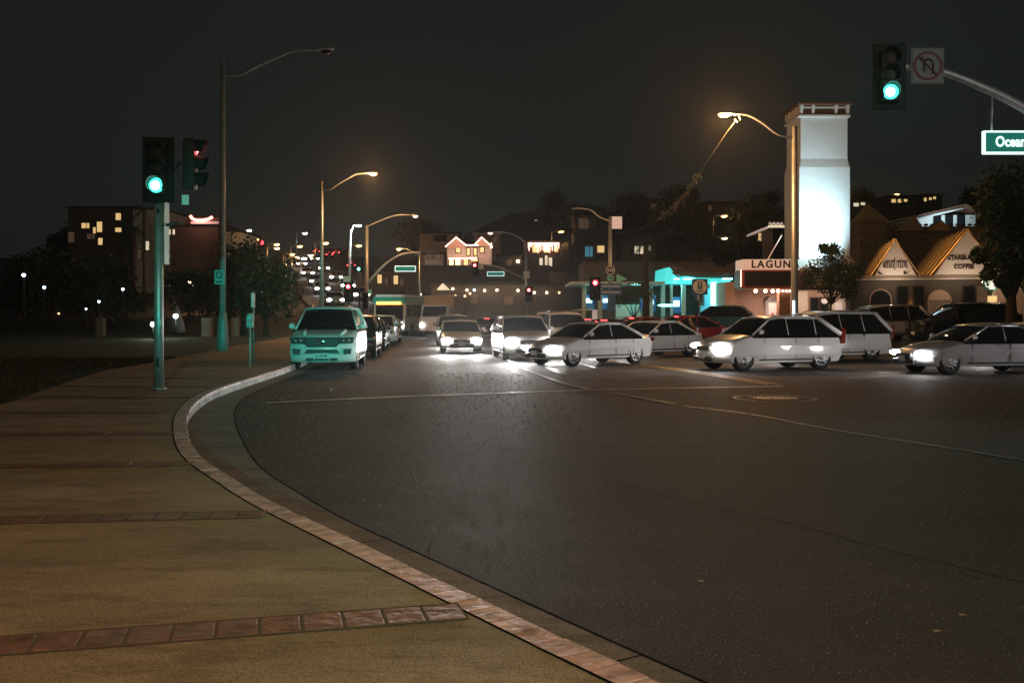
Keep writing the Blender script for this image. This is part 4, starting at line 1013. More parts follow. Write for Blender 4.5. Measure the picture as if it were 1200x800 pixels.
for k in range(7): g.ball((PX(902 + k * 2.4, Y), Y, PZ(261.5 + (k % 2) * 1.0, Y)), .085, 6)
obj('top_ornaments', g, 'poster', cn); obj('post', MB().box((PX(905, Y), Y + 1.3, PZ(295, Y)), (.6, .6, 3.6)), 'plaster_dark', cn)

# the gabled shops
A0 = Vector((24.1, 66, 0)); U = Vector((.967, -.254, 0)); Bk = Vector((.254, .967, 0)); ang = math.atan2(U.y, U.x)
sh = thing('gabled_shops', 'row of white gabled shops with ribbed metal roofs and a green round sign', 'shops', (A0.x, A0.y, GZ), ang)
E = PZ(324, 66) - GZ      # eave height over pavement
ap = lambda py, Y=65: PZ(py, Y) - GZ
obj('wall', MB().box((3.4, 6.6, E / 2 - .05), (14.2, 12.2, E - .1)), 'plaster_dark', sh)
obj('fascia', MB().box((3.3, .15, E - .06), (14.6, 1.0, .22)), 'fascia', sh, bevel=.02)
obj('soffit', MB().box((3.3, .1, E - .20), (14.4, .9, .05)), 'gable_white', sh)
gables = [(-3.7, -.9, ap(284), 0), (-.05, 2.42, ap(281), 1), (3.6, 7.5, ap(271), 1), (8.1, 10.6, ap(282), 0)]
for (a, b, az, txt) in gables:
    m_ = (a + b) / 2
    gb = obj('gable', MB().prism([(a, E + .05), (b, E + .05), (m_, az)], -.30, -.12, 'y'), 'gable_white', sh)
    g = MB()   # barge boards
    for (p, q) in (((a - .05, E), (m_, az + .08)), ((b + .05, E), (m_, az + .08))):
        g.tube([(p[0], -.36, p[1]), (q[0], -.36, q[1])], .045, 6)
    obj('barge_board', g, 'plaster_pink', gb)
    g = MB()
    for sd, e in ((-1, a - .35), (1, b + .35)):
        el = E - .25 if sd else E
        g.face([(m_, -.42, az + .03), (e, -.42, E - .05), (e, 12.5, E - .05), (m_, 12.5, az + .03)])
        g.face([(m_, -.42, az - .05), (e, -.42, E - .13), (e, 12.5, E - .13), (m_, 12.5, az - .05)])
        g.face([(m_, -.42, az + .03), (e, -.42, E - .05), (e, -.42, E - .13), (m_, -.42, az - .05)])
    rf = obj('roof', g, 'tin_roof', sh)
    g = MB()
    for sd, e in ((-1, a - .35), (1, b + .35)):
        for k in range(0, 6):
            y = .75 + k * 2.1; w = .5
            g.prism([(y - w, 0), (y + w, 0), (y + w, .14), (y - w, .14)], 0, 1, 'x')
            vs = g.bm.verts[-8:] if False else list(g.bm.verts)[-8:]
            for v in vs:
                tt = v.co.x; v.co.x = m_ + (e - m_) * tt; v.co.z = v.co.z + az + .03 + (E - .05 - az - .03) * tt
    obj('roof_seams', g, 'tin_seam', rf)
def gtext(s, tx, z, size, spc=1.0, xs=1): text('sign_lettering', s, size, 'marquee_ink', sh, (tx, -.34, z), .05, spacing=spc, bold=.012, xs=xs)
g = MB()
for k in range(13):      # unreadable dark strokes of the first shop's sign
    if k in (6,): continue
    xq = .48 + k * .115; hq = .46 + rnd.uniform(-.04, .04) + (.1 if k in (5, 9) else 0)
    g.box((xq, -.36, ap(309.5) + rnd.uniform(-.02, .02)), (.055, .05, hq))
    g.box((xq + .04, -.355, ap(309.5) + (.19 if k % 3 else -.19)), (.1, .04, .06))
g.tube([(1.16, -.36, ap(302)), (1.16, -.36, ap(316))], .03, 6)
obj('sign_lettering', g, 'marquee_ink', sh)
for xq in (.22, 1.75):
    obj('spot_fitting', MB().tube([(xq, -.3, E + .14), (xq + .2, -.62, E + .16)], .025, 6).ball((xq, -.42, E + .20), .09, 8), 'dark_metal', sh)
gtext('STARBUCKS', 5.35, ap(302.5, 64.6), .42, .98, .86); gtext('COFFEE', 5.35, ap(313, 64.6), .40, 1.0, .86)
# round hanging sign: pale figure on green
lg = obj('round_sign', MB().disc((6.9, -.75, ap(331.5, 64)), .52, .10, 'y', 32), 'logo_green', sh); zc = ap(331.5, 64)
g = MB()
g.prism([(6.9 - .10, zc + .05), (6.9 + .10, zc + .05), (6.9 + .08, zc + .26), (6.9, zc + .32), (6.9 - .08, zc + .26)], -.83, -.805, 'y')
g.prism([(6.9 + a * .4, zc + .30 + b * .4) for a, b in ((-.28, 0), (.28, 0), (.34, .22), (.15, .1), (0, .34), (-.15, .1), (-.34, .22))], -.83, -.805, 'y')
g.prism([(6.9 - .17, zc - .42), (6.9 + .17, zc - .42), (6.9 + .12, zc + .03), (6.9 - .12, zc + .03)], -.83, -.805, 'y')
for sd in (-1, 1):
    g.tube([(6.9 + sd * .14, -.82, zc - .25), (6.9 + sd * .30, -.82, zc - .28), (6.9 + sd * .38, -.82, zc - .02), (6.9 + sd * .30, -.82, zc + .18)], [.06, .05, .05, .03], 6)
    g.tube([(6.9 + sd * .13, -.82, zc + .20), (6.9 + sd * .20, -.82, zc - .05)], .03, 6)
obj('sign_figure', g, 'logo_white', lg); obj('sign_rod', MB().tube([(6.9, -.7, zc + .5), (6.9, -.5, E)], .02, 6), 'dark_metal', lg)
obj('bulb', MB().ball((6.45, -.62, E - .40), .11, 8), 'warm_glow', sh)
# openings and pillars under the eave
def arch(c, w, zb, zs_, yy=.3, m1='window_dark', fr='plaster_pink'):
    pts = [(c - w / 2, zb), (c + w / 2, zb)] + [(c + w / 2 * math.cos(math.pi * k / 10), zs_ + w / 2 * math.sin(math.pi * k / 10)) for k in range(11)]
    o = [(c + (p[0] - c) * 1.14, zb if i < 2 else zs_ + (p[1] - zs_) * 1.14) for i, p in enumerate(pts)]
    f = obj('window', MB().prism(o, yy + .08, yy + .19, 'y'), fr, sh); obj('pane', MB().prism(pts, yy + .04, yy + .14, 'y'), m1, f); return f
for c, m1 in ((-2.3, 'window_dim'), (.35, 'window_dark')):
    arch(c, 1.25, .1, 2.1, .3, m1)
aw = arch(4.0, 1.45, .1, 2.0, .3, 'plaster_pink', 'plaster_dark'); obj('lower_pane', MB().box((4.0, .33, 1.3), (1.35, .03, 1.5)), 'window_dim', aw)
arch(8.1, 1.7, .1, 2.2, .3, 'plaster_pink', 'gable_white')
for c in (1.7, 2.7, 5.75, 6.55):
    f = obj('window', MB().box((c, .40, 1.75), (.78, .16, 2.6)), 'wood_dark', sh); obj('pane', MB().box((c, .30, 1.75), (.62, .03, 2.4)), 'window_dim' if c > 6 else 'window_dark', f)
obj('door', MB().box((7.15, .36, 1.2), (.55, .12, 2.2)), 'window_lit', sh); obj('orange_lamp', MB().ball((2.25, .2, 1.6), .10, 8), 'sodium_glow', sh)
for px_, zq in ((5.2, 1.1), (5.45, 1.1), (2.0, 1.0)): obj('notice', MB().box((px_, .28, zq), (.18, .02, .45)), 'poster', sh)
for lx in (1.0, 4.4, 7.4): lamp('POINT', 'eave_light', sh, (lx, -1.1, E - .75), 28, (1, .78, .58), rad=.1)
for lx, ly in ((1.2, -2.2), (5.3, -2.4)): lamp('SPOT', 'sign_light', sh, (lx, ly, E - .6), 130, (1, .80, .62), (0, 2.0, 1.5), 110, 1, .1)

wl = thing('added_lantern', 'sodium lantern added out of sight behind the tower to light the ribbed shop roofs', 'lantern', (22.2, 68.6, 10.6))
obj('bracket', MB().tube([(-.8, -1.0, .1), (-.3, -.4, .2), (0, 0, .1)], .04, 6), 'dark_metal', wl); obj('lamp_housing', MB().box((0, 0, .1), (.3, .3, .25)), 'dark_metal', wl, bevel=.03)
lamp('SPOT', 'added_roof_light', wl, (.3, -.1, -.1), 7500, (1, .46, .11), (7, -2, -4.5), 140, 1, .1)  # added source, hidden by the tower, that turns the roof slopes orange
# upper storey behind the gables: stone wall, pyramid turret, tiled house
Y = 86; zy = lambda py: PZ(py, Y); xy = lambda px: PX(px, Y)
us = thing('stone_hall', 'stone building with tiled parapet and small pyramid roofed turret behind the gabled shops', 'building', (0, 0, 0))
obj('wall', MB().box(((xy(1040) + xy(1245)) / 2, Y + 4, (zy(264) + .5) / 2), (xy(1245) - xy(1040), 6, zy(264) - .5)), 'stone_wall', us)
obj('turret', MB().box((xy(1023), Y + 1, (zy(259) + .5) / 2), (xy(1039) - xy(1007), 2.2, zy(259) - .5)), 'stone_wall', us)
c = (xy(1023), Y + 1); r_ = (xy(1039) - xy(1007)) / 2 + .12
g = MB()
for k in range(4):
    q = [(-1, -1), (1, -1), (1, 1), (-1, 1)]; a, b = q[k], q[(k + 1) % 4]
    g.face([(c[0] + a[0] * r_, c[1] + a[1] * r_, zy(259)), (c[0] + b[0] * r_, c[1] + b[1] * r_, zy(259)), (c[0] - .1, c[1], zy(236.5))])
obj('turret_roof', g, 'tin_roof', us)
g = MB()
for k in range(29): g.ball((xy(1041) + k * .54, Y - .02, zy(263.5)), .22, 8, (1, 1, .5))
obj('parapet_tiles', g, 'tile_roof', us)
g = MB()
for k in range(2):
    a = xy(1060) + k * 2.3; g.prism([(a - .9, zy(272)), (a + 1.1, zy(272)), (a + .3, zy(254 + k * 6))], Y - 1.5, Y - .2, 'y')
obj('dormer', g, 'tin_roof', us)
hs = thing('tiled_house', 'white house with tiled roof and cool lit eaves on the slope behind the stone building', 'house', (0, 0, 0)); Y = 100
zy = lambda py: PZ(py, Y); xy = lambda px: PX(px, Y)
obj('wall', MB().box((xy(1108), Y + 4, (zy(252) + 1.4) / 2), (xy(1148) - xy(1078), 8, zy(252) - 1.4)), 'plaster', hs)
g = MB(); g.prism([(xy(1070), zy(256)), (xy(1074), zy(252.5)), (xy(1128), zy(240)), (xy(1150), zy(250)), (xy(1150), zy(254)), (xy(1128), zy(245))], Y - .8, Y + 8.5, 'y'); obj('roof', g, 'tile_roof', hs)
g = MB(); g.tube([(xy(1072), Y - .95, zy(257)), (xy(1124), Y - .95, zy(245))], .12, 6); obj('eave_board', g, 'plaster', hs)
for px in (1098, 1112, 1126): obj('window', MB().box((xy(px), Y - .04, zy(259)), (.8, .1, 1.2)), 'window_dark', hs)
lamp('SPOT', 'yard_light', hs, (xy(1098), Y - 5, zy(268)), 1200, (.7, .92, 1), (.1, 5, 2.2), 110, 1, .2)

# petrol station style canopy building
Y = 66; zy = lambda py: PZ(py, Y); xy = lambda px: PX(px, Y)
gs = thing('forecourt_canopy', 'long low building with teal lit columns and flat canopy behind the hedge', 'building', (0, 0, 0))
obj('back_wall', MB().box(((xy(690) + xy(852)) / 2, Y + 6.5, (zy(330) + GZ) / 2), (xy(852) - xy(690), .4, zy(330) - GZ)), 'plaster_dark', gs)
obj('flat_roof', MB().box(((xy(668) + xy(776)) / 2, Y + 2.5, zy(332.2)), (xy(776) - xy(668), 7.5, .18)), 'teal_column', gs)
obj('upper_storey', MB().box(((xy(690) + xy(850)) / 2, Y + 7.2, zy(318)), (xy(850) - xy(690), 6, 1.7)), 'plaster_dark', gs)
for k, px in enumerate((684, 703, 762, 776, 800)):
    obj('column', MB().box((xy(px), Y - .3, (zy(333) + GZ) / 2), (.26, .26, zy(333) - GZ)), 'teal_column', gs, bevel=.02)
obj('column', MB().box((xy(786), Y - .3, (zy(333) + GZ) / 2), (.16, .2, zy(333) - GZ)), 'teal_column', gs)
obj('canopy_edge', MB().prism([(xy(776), zy(329.5)), (xy(777), zy(315)), (xy(782), zy(314)), (xy(788), zy(322)), (xy(812), zy(326)), (xy(852), zy(327)), (xy(852), zy(331)), (xy(812), zy(332)), (xy(776), zy(331))], Y - 1.0, Y + 3.5, 'y'), 'teal_lit', gs)
for px, w in ((804, .75), (849, .6), (845, .3), (790, .4)): obj('strip_light', MB().box((xy(px), Y - 1.06, zy(327.5)), (w, .1, .12)), 'teal_strip', gs, bevel=.03)
g = MB()
for k in range(24):
    a = xy(783 + k * 3.1); g.tube([(a, Y - .9, zy(314 + max(0, 4 - k) * 1.1)), (a + .55, Y - 1.2, zy(324 + max(0, 3 - k) * .5))], .055, 5)
obj('roof_ribs', g, 'tile_roof', gs); obj('pitched_roof', MB().prism([(xy(781), zy(313)), (xy(846), zy(313)), (xy(856), zy(325)), (xy(792), zy(325))], Y - .6, Y + 4, 'y'), 'tile_roof', gs)
for px, py, w, h in ((691, 352, .42, .30), (711, 352, .36, .26), (764, 353, .42, .42), (795, 355.5, .40, .40), (756, 353, .16, .3)):
    b = obj('kiosk_cabinet', MB().box((xy(px), Y + 1, zy(py + 2)), (w + .3, .4, h + .7)), 'sign_blue', gs, bevel=.03); obj('screen', MB().box((xy(px), Y + .78, zy(py)), (w, .03, h)), 'screen', b)
obj('glass_wall', MB().box((xy(838), Y - .2, (zy(338) + GZ) / 2), (1.5, .2, zy(338) - GZ)), 'window_teal', gs)
obj('lit_pillar', MB().box((xy(833), Y - .9, (zy(331) + GZ) / 2), (.34, .3, zy(331) - GZ)), 'teal_strip', gs)
obj('blue_panel', MB().box((xy(828), Y - .5, 1.4), (1.1, .2, 1.7)), 'window_teal', gs)
obj('tan_wall', MB().box((xy(742), Y + 1.5, 1.5), (2.0, .3, 1.7)), 'gable_white', gs)
for lx in (700, 745, 790, 835): lamp('POINT', 'canopy_light', gs, (xy(lx), Y - .2, zy(337)), 70, (.25, 1, .92), rad=.15)
obj('round_light', MB().ball((xy(776), Y - 1.6, zy(358)), .42, 12, (1.3, .8, .22)), 'teal_strip', gs)
ps = thing('parking_sign', 'round white sign on blue square plate before the teal canopy', 'sign', (PX(820, 58), 58, GZ))
zz = lambda py: PZ(py, 58) - GZ
obj('post', MB().tube([(0, .03, 0), (0, .03, zz(326))], .035, 8), 'galvanised', ps); obj('plate', MB().box((0, 0, zz(336)), (.92, .02, .92)), 'sign_blue', ps, bevel=.02)
ds = obj('disc', MB().disc((0, -.02, zz(336)), .40, .02, 'y', 28), 'sign_face', ps)
obj('emblem', MB().box((0, -.04, zz(334.3)), (.26, .02, .44)).box((0, -.04, zz(341)), (.36, .02, .10)), 'sign_blue', ds); obj('emblem_mark', MB().box((0, -.055, zz(332)), (.16, .01, .05)).box((0, -.055, zz(334.5)), (.05, .01, .22)).box((-.07, -.056, zz(341)), (.03, .01, .10)).box((.07, -.056, zz(341)), (.03, .01, .10)), 'sign_face', ds)
p2 = obj('lower_plate', MB().box((-.05, 0, zz(349)), (.46, .02, .42)), 'sign_blue', ps, bevel=.02); obj('arrow_mark', MB().tube([(-.10, -.02, zz(346)), (-.10, -.02, zz(351)), (.05, -.02, zz(351))], .03, 6), 'sign_face', p2)
hy = thing('hydrant', 'red fire hydrant on the pavement left of the shops', 'hydrant', (PX(967, 57), 57, GZ))
obj('body', MB().tube([(0, 0, 0), (0, 0, .08), (0, 0, .1), (0, 0, .65), (0, 0, .78), (0, 0, .85)], [.16, .16, .11, .11, .08, .03], 12), 'hydrant_red', hy); obj('nozzle', MB().tube([(-.18, 0, .5), (.18, 0, .5)], .05, 8), 'hydrant_red', hy)
bn = thing('litter_bin', 'dark round litter bin beside the hydrant', 'bin', (PX(973, 57), 57, GZ)); obj('body', MB().tube([(0, 0, 0), (0, 0, .85)], [.2, .26], 14), 'dark_metal', bn); obj('lid', MB().ball((0, 0, .87), .27, 12, (1, 1, .35)), 'black_plastic', bn)
um = thing('umbrella', 'pale teal lit umbrella over the planting beside the corner mast', 'umbrella', (PX(687, 63), 63, GZ))
obj('pole', MB().tube([(0, 0, 0), (0, 0, 1.6)], .03, 8), 'dark_metal', um); obj('canopy', MB().tube([(0, 0, 1.35), (0, 0, 1.5)], [.95, .05], 8), 'teal_column', um)

# generic small building for hill and far blocks
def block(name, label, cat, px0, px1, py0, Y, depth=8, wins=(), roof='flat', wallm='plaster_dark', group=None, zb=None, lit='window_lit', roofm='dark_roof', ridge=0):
    xl, xr = PX(px0, Y), PX(px1, Y); zt_ = PZ(py0, Y); zb = terr((xl + xr) / 2, Y) - 1.0 if zb is None else zb
    zb = min(zb, zt_ - 2)
    t = thing(name, label, cat, ((xl + xr) / 2, Y, zb), 0, group); cx, h = (xl + xr) / 2, zt_ - zb
    obj('wall', MB().box((0, depth / 2, h / 2), (xr - xl, depth, h)), wallm, t)
    w = xr - xl
    if roof == 'flat': obj('roof', MB().box((0, depth / 2, h + .12), (w + .6, depth + .6, .25)), roofm, t)
    else: obj('roof', MB().prism([(-w / 2 - .5, h - .1), (w / 2 + .5, h - .1), (ridge, h + w * .2)], -.5, depth + .5, 'y'), roofm, t)
    for wd in wins:
        px, py, ww, wh = wd[:4]; m = wd[4] if len(wd) > 4 else lit
        X_, Z_ = PX(px, Y) - cx, PZ(py, Y) - zb; a, b = ww / F * Y, wh / F * Y
        f = obj('window', MB().box((X_, -.05, Z_), (a + .16, .10, b + .16)), 'wood_dark', t)
        obj('pane', MB().box((X_, -.115, Z_), (a, .02, b)), m, f)
        if a > .9: obj('glazing_bar', MB().box((X_ + a * .12, -.14, Z_), (.09, .03, b)), 'wood_dark', f)
    return t
HS = 'hillside houses with lit windows'
# left: apartment block, white block, neon roofed building
ab = block('apartment_block', 'dark apartment block with scattered lit windows at far left', 'building', 80, 160, 244, 135, 12, [(100.5, 264.5, 9, 6), (117, 266, 6, 12), (111, 270, 3, 7), (139, 254, 6, 8), (139, 269.5, 7, 5), (118, 283, 5, 8), (107, 277, 9, 6, 'window_dim'), (84, 278, 7, 12, 'window_dim')])
block('hotel_block', 'tall grey block with one lit window right of the apartment block', 'building', 156, 190, 246, 128, 12, [(172, 288, 6, 10, 'window_pale'), (163.5, 298, 5, 12, 'window_dim')], wallm='plaster')
hb = block('waterfront_restaurant', 'building crowned by a curved glowing pink sign between the signal and the lamp post', 'restaurant', 200, 256, 264, 120, 12, [(199, 272, 2.5, 6, 'window_pale'), (204, 272, 2.5, 6, 'window_pale'), (199, 300, 4, 6, 'window_dim')])
Y = 119.6; bx = PX(228, 120)
g = MB().tube([(PX(p, Y) - hb.location.x, -.6, PZ(q, Y) - hb.location.z) for p, q in ((223.5, 253), (226, 256.5), (231, 258.5), (238, 258.5), (245, 257), (249.5, 254.5))], .17, 6)
obj('neon_curve', g, 'neon_pink', hb)
obj('sign_band', MB().box((PX(240, Y) - hb.location.x, -.4, PZ(261, Y) - hb.location.z), (3.3, .2, .3)), 'poster', hb)
obj('penthouse', MB().box((PX(236, Y) - hb.location.x, 3, PZ(262, Y) - hb.location.z), (4.2, 5, 1.6)), 'plaster_dark', hb)
lamp('POINT', 'neon_light', hb, (PX(236, Y) - hb.location.x, -1.4, PZ(256, Y) - hb.location.z), 120, (1, .35, .25), rad=.3)
bl_ = block('cream_house', 'small cream building with a lamp lit wall right of the tall lamp post', 'house', 263, 281, 272, 116, 8, [(268, 281, 7, 12, 'window_dim')], wallm='gable_white')
lamp('POINT', 'wall_light', bl_, (0, -1.0, 4.8 if bl_.location.z < 1 else 2.5), 60, (1, .68, .35), rad=.1)
# centre: low shops at the foot of the hill with a row of lamps
Y = 96
cs = block('corner_shops', 'long dark shop row with round wall lamps across the junction', 'shops', 505, 672, 334, Y, 8, [(530, 350, 16, 12, 'window_dim'), (596, 352, 10, 10, 'window_dim'), (556, 350, 9, 12, 'window_dim')], zb=.3)
for px, py, m in ((531, 338.5, 'warm_glow'), (547.5, 340, 'warm_glow'), (556, 340, 'cool_glow'), (568, 340.5, 'warm_glow'), (582.5, 340, 'warm_glow'), (607, 340.5, 'warm_glow'), (626, 343, 'warm_glow'), (640.5, 343, 'warm_glow'), (655, 343, 'dim_warm_glow'), (545, 347, 'dim_warm_glow'), (534, 347, 'dim_warm_glow'), (551, 344, 'dim_warm_glow'), (493, 345, 'warm_glow')):
    obj('wall_lamp', MB().ball((PX(px, Y) - cs.location.x, -.45, PZ(py, Y) - cs.location.z), .12, 8), m, cs)
obj('awning', MB().prism([(PX(513, Y) - cs.location.x, PZ(340, Y) - .3), (PX(528, Y) - cs.location.x, PZ(340, Y) - .3), (PX(520, Y) - cs.location.x, PZ(332.5, Y) - .3)], -1.6, -.3, 'y'), 'window_pale', cs)
for px in (570, 600): lamp('POINT', 'wall_light', cs, (PX(px, Y) - cs.location.x, -1.5, PZ(341, Y) - cs.location.z), 40, (1, .75, .45), rad=.1)
obj_rw = thing('retaining_wall', 'dark retaining wall under the string lit houses', 'wall', (0, 0, 0))
obj('wall', MB().box((PX(560, 112), 112.2, 3.5), (PX(650, 112) - PX(480, 112), .6, 7.4)), 'plaster_dark', obj_rw)
# string lit villa
Y = 122; zy = lambda py: PZ(py, Y)
vl = thing('string_lit_villa', 'pale villa on the hill with twin gables outlined in string lights', 'house', (0, 0, 0))
X = lambda px: PX(px, Y)
obj('wall', MB().box(((X(524) + X(576)) / 2, Y + 4, (zy(290) + 5) / 2), (X(576) - X(524), 8, zy(290) - 5)), 'gable_white', vl)
gp1 = [(522, 291), (535, 279.5), (549, 291)]; gp2 = [(556, 288), (564.5, 279), (577, 290)]
for gg in (gp1, gp2):
    obj('gable', MB().prism([(X(a), zy(b)) for a, b in gg], Y - .4, Y + 6, 'y'), 'plaster_pink', vl)
    obj('roof', MB().tube([(X(a), Y - .5, zy(b - .6)) for a, b in gg], .16, 5), 'dark_roof', vl)
g = MB()
def string(pts, n):
    P = [Vector((X(a), Y - .9, zy(b))) for a, b in pts]; tot = sum((q - p).length for p, q in zip(P, P[1:])); 
    for q in resample(P, tot / n): g.ball(q, .085, 6)
string([(523, 289.5), (535, 279)], 10); string([(535, 279), (547, 288.5)], 12); string([(548, 288), (560, 288)], 9); string([(556, 288), (564.5, 278.8), (577, 290)], 16); string([(527, 303.5), (560, 303)], 16); string([(576, 286), (575.5, 291)], 3)
obj('string_lights', g, 'pink_glow', vl)
for px, py, w, h, m in ((529, 307.5, 5, 8, 'dim_warm_glow'), (536.5, 307.5, 6, 9, 'dim_warm_glow'), (546, 307, 5, 9, 'window_lit'), (556, 307, 8, 8, 'window_lit'), (537, 292, 5, 8, 'window_lit'), (549, 295, 3, 8, 'window_lit'), (557, 295, 3, 8, 'window_lit'), (565, 293, 4, 6, 'window_lit')):
    f = obj('window', MB().box((X(px), Y - .06, zy(py)), (w / F * Y + .2, .12, h / F * Y + .2)), 'wood_dark', vl); obj('pane', MB().box((X(px), Y - .14, zy(py)), (w / F * Y, .03, h / F * Y)), m, f)
lamp('POINT', 'porch_light', vl, (X(540), Y - 3, zy(299)), 160, (1, .6, .45), rad=.3)
lamp('POINT', 'porch_light', vl, (X(564), Y - 3, zy(295)), 110, (1, .6, .45), rad=.3)
block('hill_house', 'long pale eaved house directly behind the string lit villa', 'house', 492, 538, 274, 142, 9, [(516, 279, 14, 7, 'window_dark')], wallm='plaster_pink', group=HS)
block('hill_house', 'flat roofed house above the right gable of the villa', 'house', 556, 586, 275, 142, 9, [(580, 281, 4, 7, 'window_dim')], wallm='plaster_pink', group=HS, roofm='plaster')
block('hill_house', 'small white cottage left of the villa', 'house', 498, 520, 298, 124, 8, [(503.5, 299, 6, 9, 'window_dim'), (512.5, 299, 6, 9, 'window_dim')], wallm='plaster', group=HS)
Y = 126
fr = block('hill_house', 'house with a fringe of hanging icicle lights right of the central mast', 'house', 614, 658, 284, Y, 8, [(628, 292, 8, 8), (641, 292, 7, 8), (652, 292, 4, 7), (634, 307, 4, 9, 'window_pale'), (640, 306, 3, 13, 'window_pale'), (645, 307, 4, 10, 'window_pale'), (596, 309, 5, 9, 'window_dim')], group=HS)
g = MB(); rr = random.Random(8)
for k in range(26):
    xq = PX(617 + k * 1.5, Y) - fr.location.x
    g = MB(); nq = rr.randint(1, 5); g.tube([(xq, -.5, PZ(285.3, Y) - fr.location.z), (xq, -.5, PZ(285.4 + nq * 2.3, Y) - fr.location.z)], .012, 4)
    for q in range(nq): g.ball((xq, -.5, PZ(285.3 + q * 2.3, Y) - fr.location.z), .075, 6)
    obj('icicle_light', g, 'pink_glow', fr)
tv = block('hill_house', 'dark house with one bright porch lamp below the icicle lights', 'house', 584, 612, 300, 118, 8, [(597, 309, 6, 10, 'window_dim')], group=HS)
obj('porch_lamp', MB().ball((PX(607, 117) - tv.location.x, -.6, PZ(306, 117) - tv.location.z), .2, 8), 'warm_glow', tv)
# scattered houses to the right on the slope
for args in (('hill_house', 'boxy house with a dim red window high behind the lamp arm', 'house', 674, 700, 252, 150, 9, [(684, 262, 12, 12, 'window_dim')], 'flat', 'plaster_dark', HS),
        ('hill_house', 'two storey house with lit windows and a teal pane left of the corner mast', 'house', 676, 722, 286, 128, 9, [(704, 292, 8, 8), (690, 295, 9, 12, 'window_teal')], 'flat', 'plaster_dark', HS),
        ('hill_house', 'house with a wide paned lit window right of the corner mast', 'house', 738, 768, 284, 118, 9, [(746, 293, 5, 9, 'window_pale'), (752.5, 293, 5, 9, 'window_pale'), (761, 291, 3, 6, 'window_pale')], 'flat', 'plaster_dark', HS),
        ('hill_house', 'high house with a bright wide window above the garland cable', 'house', 786, 816, 234, 190, 9, [(801, 242, 10, 6), (791, 242, 2.5, 5)], 'flat', 'plaster_dark', HS),
        ('hill_house', 'high house with dim windows left of the tinsel tuft', 'house', 758, 784, 234, 195, 9, [(765.5, 242, 5, 7, 'window_dim'), (779, 239, 6, 3, 'window_dim')], 'flat', 'plaster_dark', HS),
        ('hill_house', 'house with small dim windows left of the tower', 'house', 824, 856, 238, 170, 9, [(832, 244, 4, 6, 'window_dim'), (848, 266, 2, 4)], 'flat', 'plaster_dark', HS),
        ('hill_house', 'narrow house with one lit window behind the small canopy', 'house', 880, 900, 268, 105, 8, [(890, 278, 3.5, 9)], 'flat', 'plaster_dark', HS),
        ('hill_house', 'long low house with a row of lit windows above the turret', 'house', 1040, 1076, 230, 200, 9, [(1047, 235.5, 5, 4), (1054, 235.5, 4, 4), (1061, 235, 4, 3)], 'flat', 'plaster_dark', HS),
        ('hill_house', 'small lit terrace house right of the long low house on the hill', 'house', 1078, 1104, 229, 200, 9, [(1084, 234, 3, 4), (1090, 233, 3, 3), (1095, 232, 3, 3)], 'flat', 'plaster_dark', HS),
        ('hill_house', 'pale house tucked between the tower and the turret', 'house', 997, 1022, 236, 150, 9, [(1003, 240, 6, 4, 'window_pale'), (1011, 239, 5, 3, 'window_pale')], 'flat', 'plaster_dark', HS),
        ('hill_house', 'distant house with two warm lights above the central mast', 'house', 612, 634, 258, 210, 9, [(621, 262, 2.5, 2.5), (628, 259, 2.5, 2.5)], 'flat', 'plaster_dark', HS),
        ('far_shops', 'lit shop row at the top of the far hill road', 'shops', 372, 402, 292, 262, 9, [(379, 303, 4, 8, 'dim_warm_glow'), (385, 303, 3, 9, 'window_pale'), (392, 302, 4, 10, 'dim_warm_glow')], 'flat', 'plaster_dark', None),
        ('far_shops', 'row of lit shopfronts on the right of the far hill road', 'shops', 440, 476, 318, 118, 8, [(445, 327, 5, 10), (453, 330, 4, 8, 'window_dim'), (464, 328, 5, 10), (471, 330, 4, 8, 'window_dim')], 'flat', 'plaster_dark', None)):
    block(*args)

# ------------------------------------------------------------------ far lamps (sources seen as points)
FL = [(355, 271.5, 190, 'white', 'small white lamp highest at the top of the far road'), (340, 297, 180, 'o', 'orange lamp left of the far road top'), (349, 287, 170, 'o', 'orange lamp right of the far road top'),
      (347.5, 299, 112, 'O', 'large orange lamp beside the far road'), (354.5, 300.5, 111, 'teal', 'teal white lamp right beside the large orange lamp'), (361.5, 297.5, 150, 'w', 'warm white lamp right of the teal white lamp'),
      (379, 282.5, 140, 'o', 'orange lamp seen against the tall lamp pole'), (418, 286, 150, 'o', 'soft orange lamp right of the white leaning lamp'), (288, 278, 170, 'o', 'orange lamp far left of the road'), (290, 268, 200, 'white', 'white lamp above the far left orange lamp'),
      (298, 279, 185, 'o', 'small orange lamp beside the far left orange lamp'), (322, 284.5, 160, 'o', 'amber lamp left of the far signal'), (322, 289, 150, 'o', 'lower amber lamp left of the far signal'), (655, 270, 160, 'o', 'orange lamp on the hill right of the string lit houses'),
      (217, 320, 100, 'O', 'orange lamp in the park behind the signal post'), (846, 251, 140, 'o', 'orange lamp on the slope left of the tower'), (846, 277, 120, 'w', 'pale lamp lower on the slope left of the tower'), (1049, 226.5, 220, 'o', 'tiny lamp on the ridge above the turret')]
for px, py, Y, k, lab in FL:
    X_, Z_ = PX(px, Y), PZ(py, Y); zb = terr(X_, Y) - .1 if Z_ - terr(X_, Y) > 2.5 else Z_ - 4
    hh = Z_ - zb
    g_ = {'white': 'led_glow', 'w': 'warm_glow', 'o': 'sodium_glow', 'O': 'sodium_core', 'teal': 'led_glow'}[k]
    lamp_post(lab, X_ - 1.2, Y, zb, hh - .15, 1.0, .2, g_, {'O': 500, 'o': 160}.get(k, 0), (1, .5, .18), r=.09, head={'O': 1.6, 'teal': 1.5}.get(k, 1.5 + Y / 250), group='distant lamps on the hill')
t = thing('traffic_signal_post', 'far signal with a red light at the foot of the left hill', 'traffic light', (PX(307, 150), 150, terr(-38, 150)))
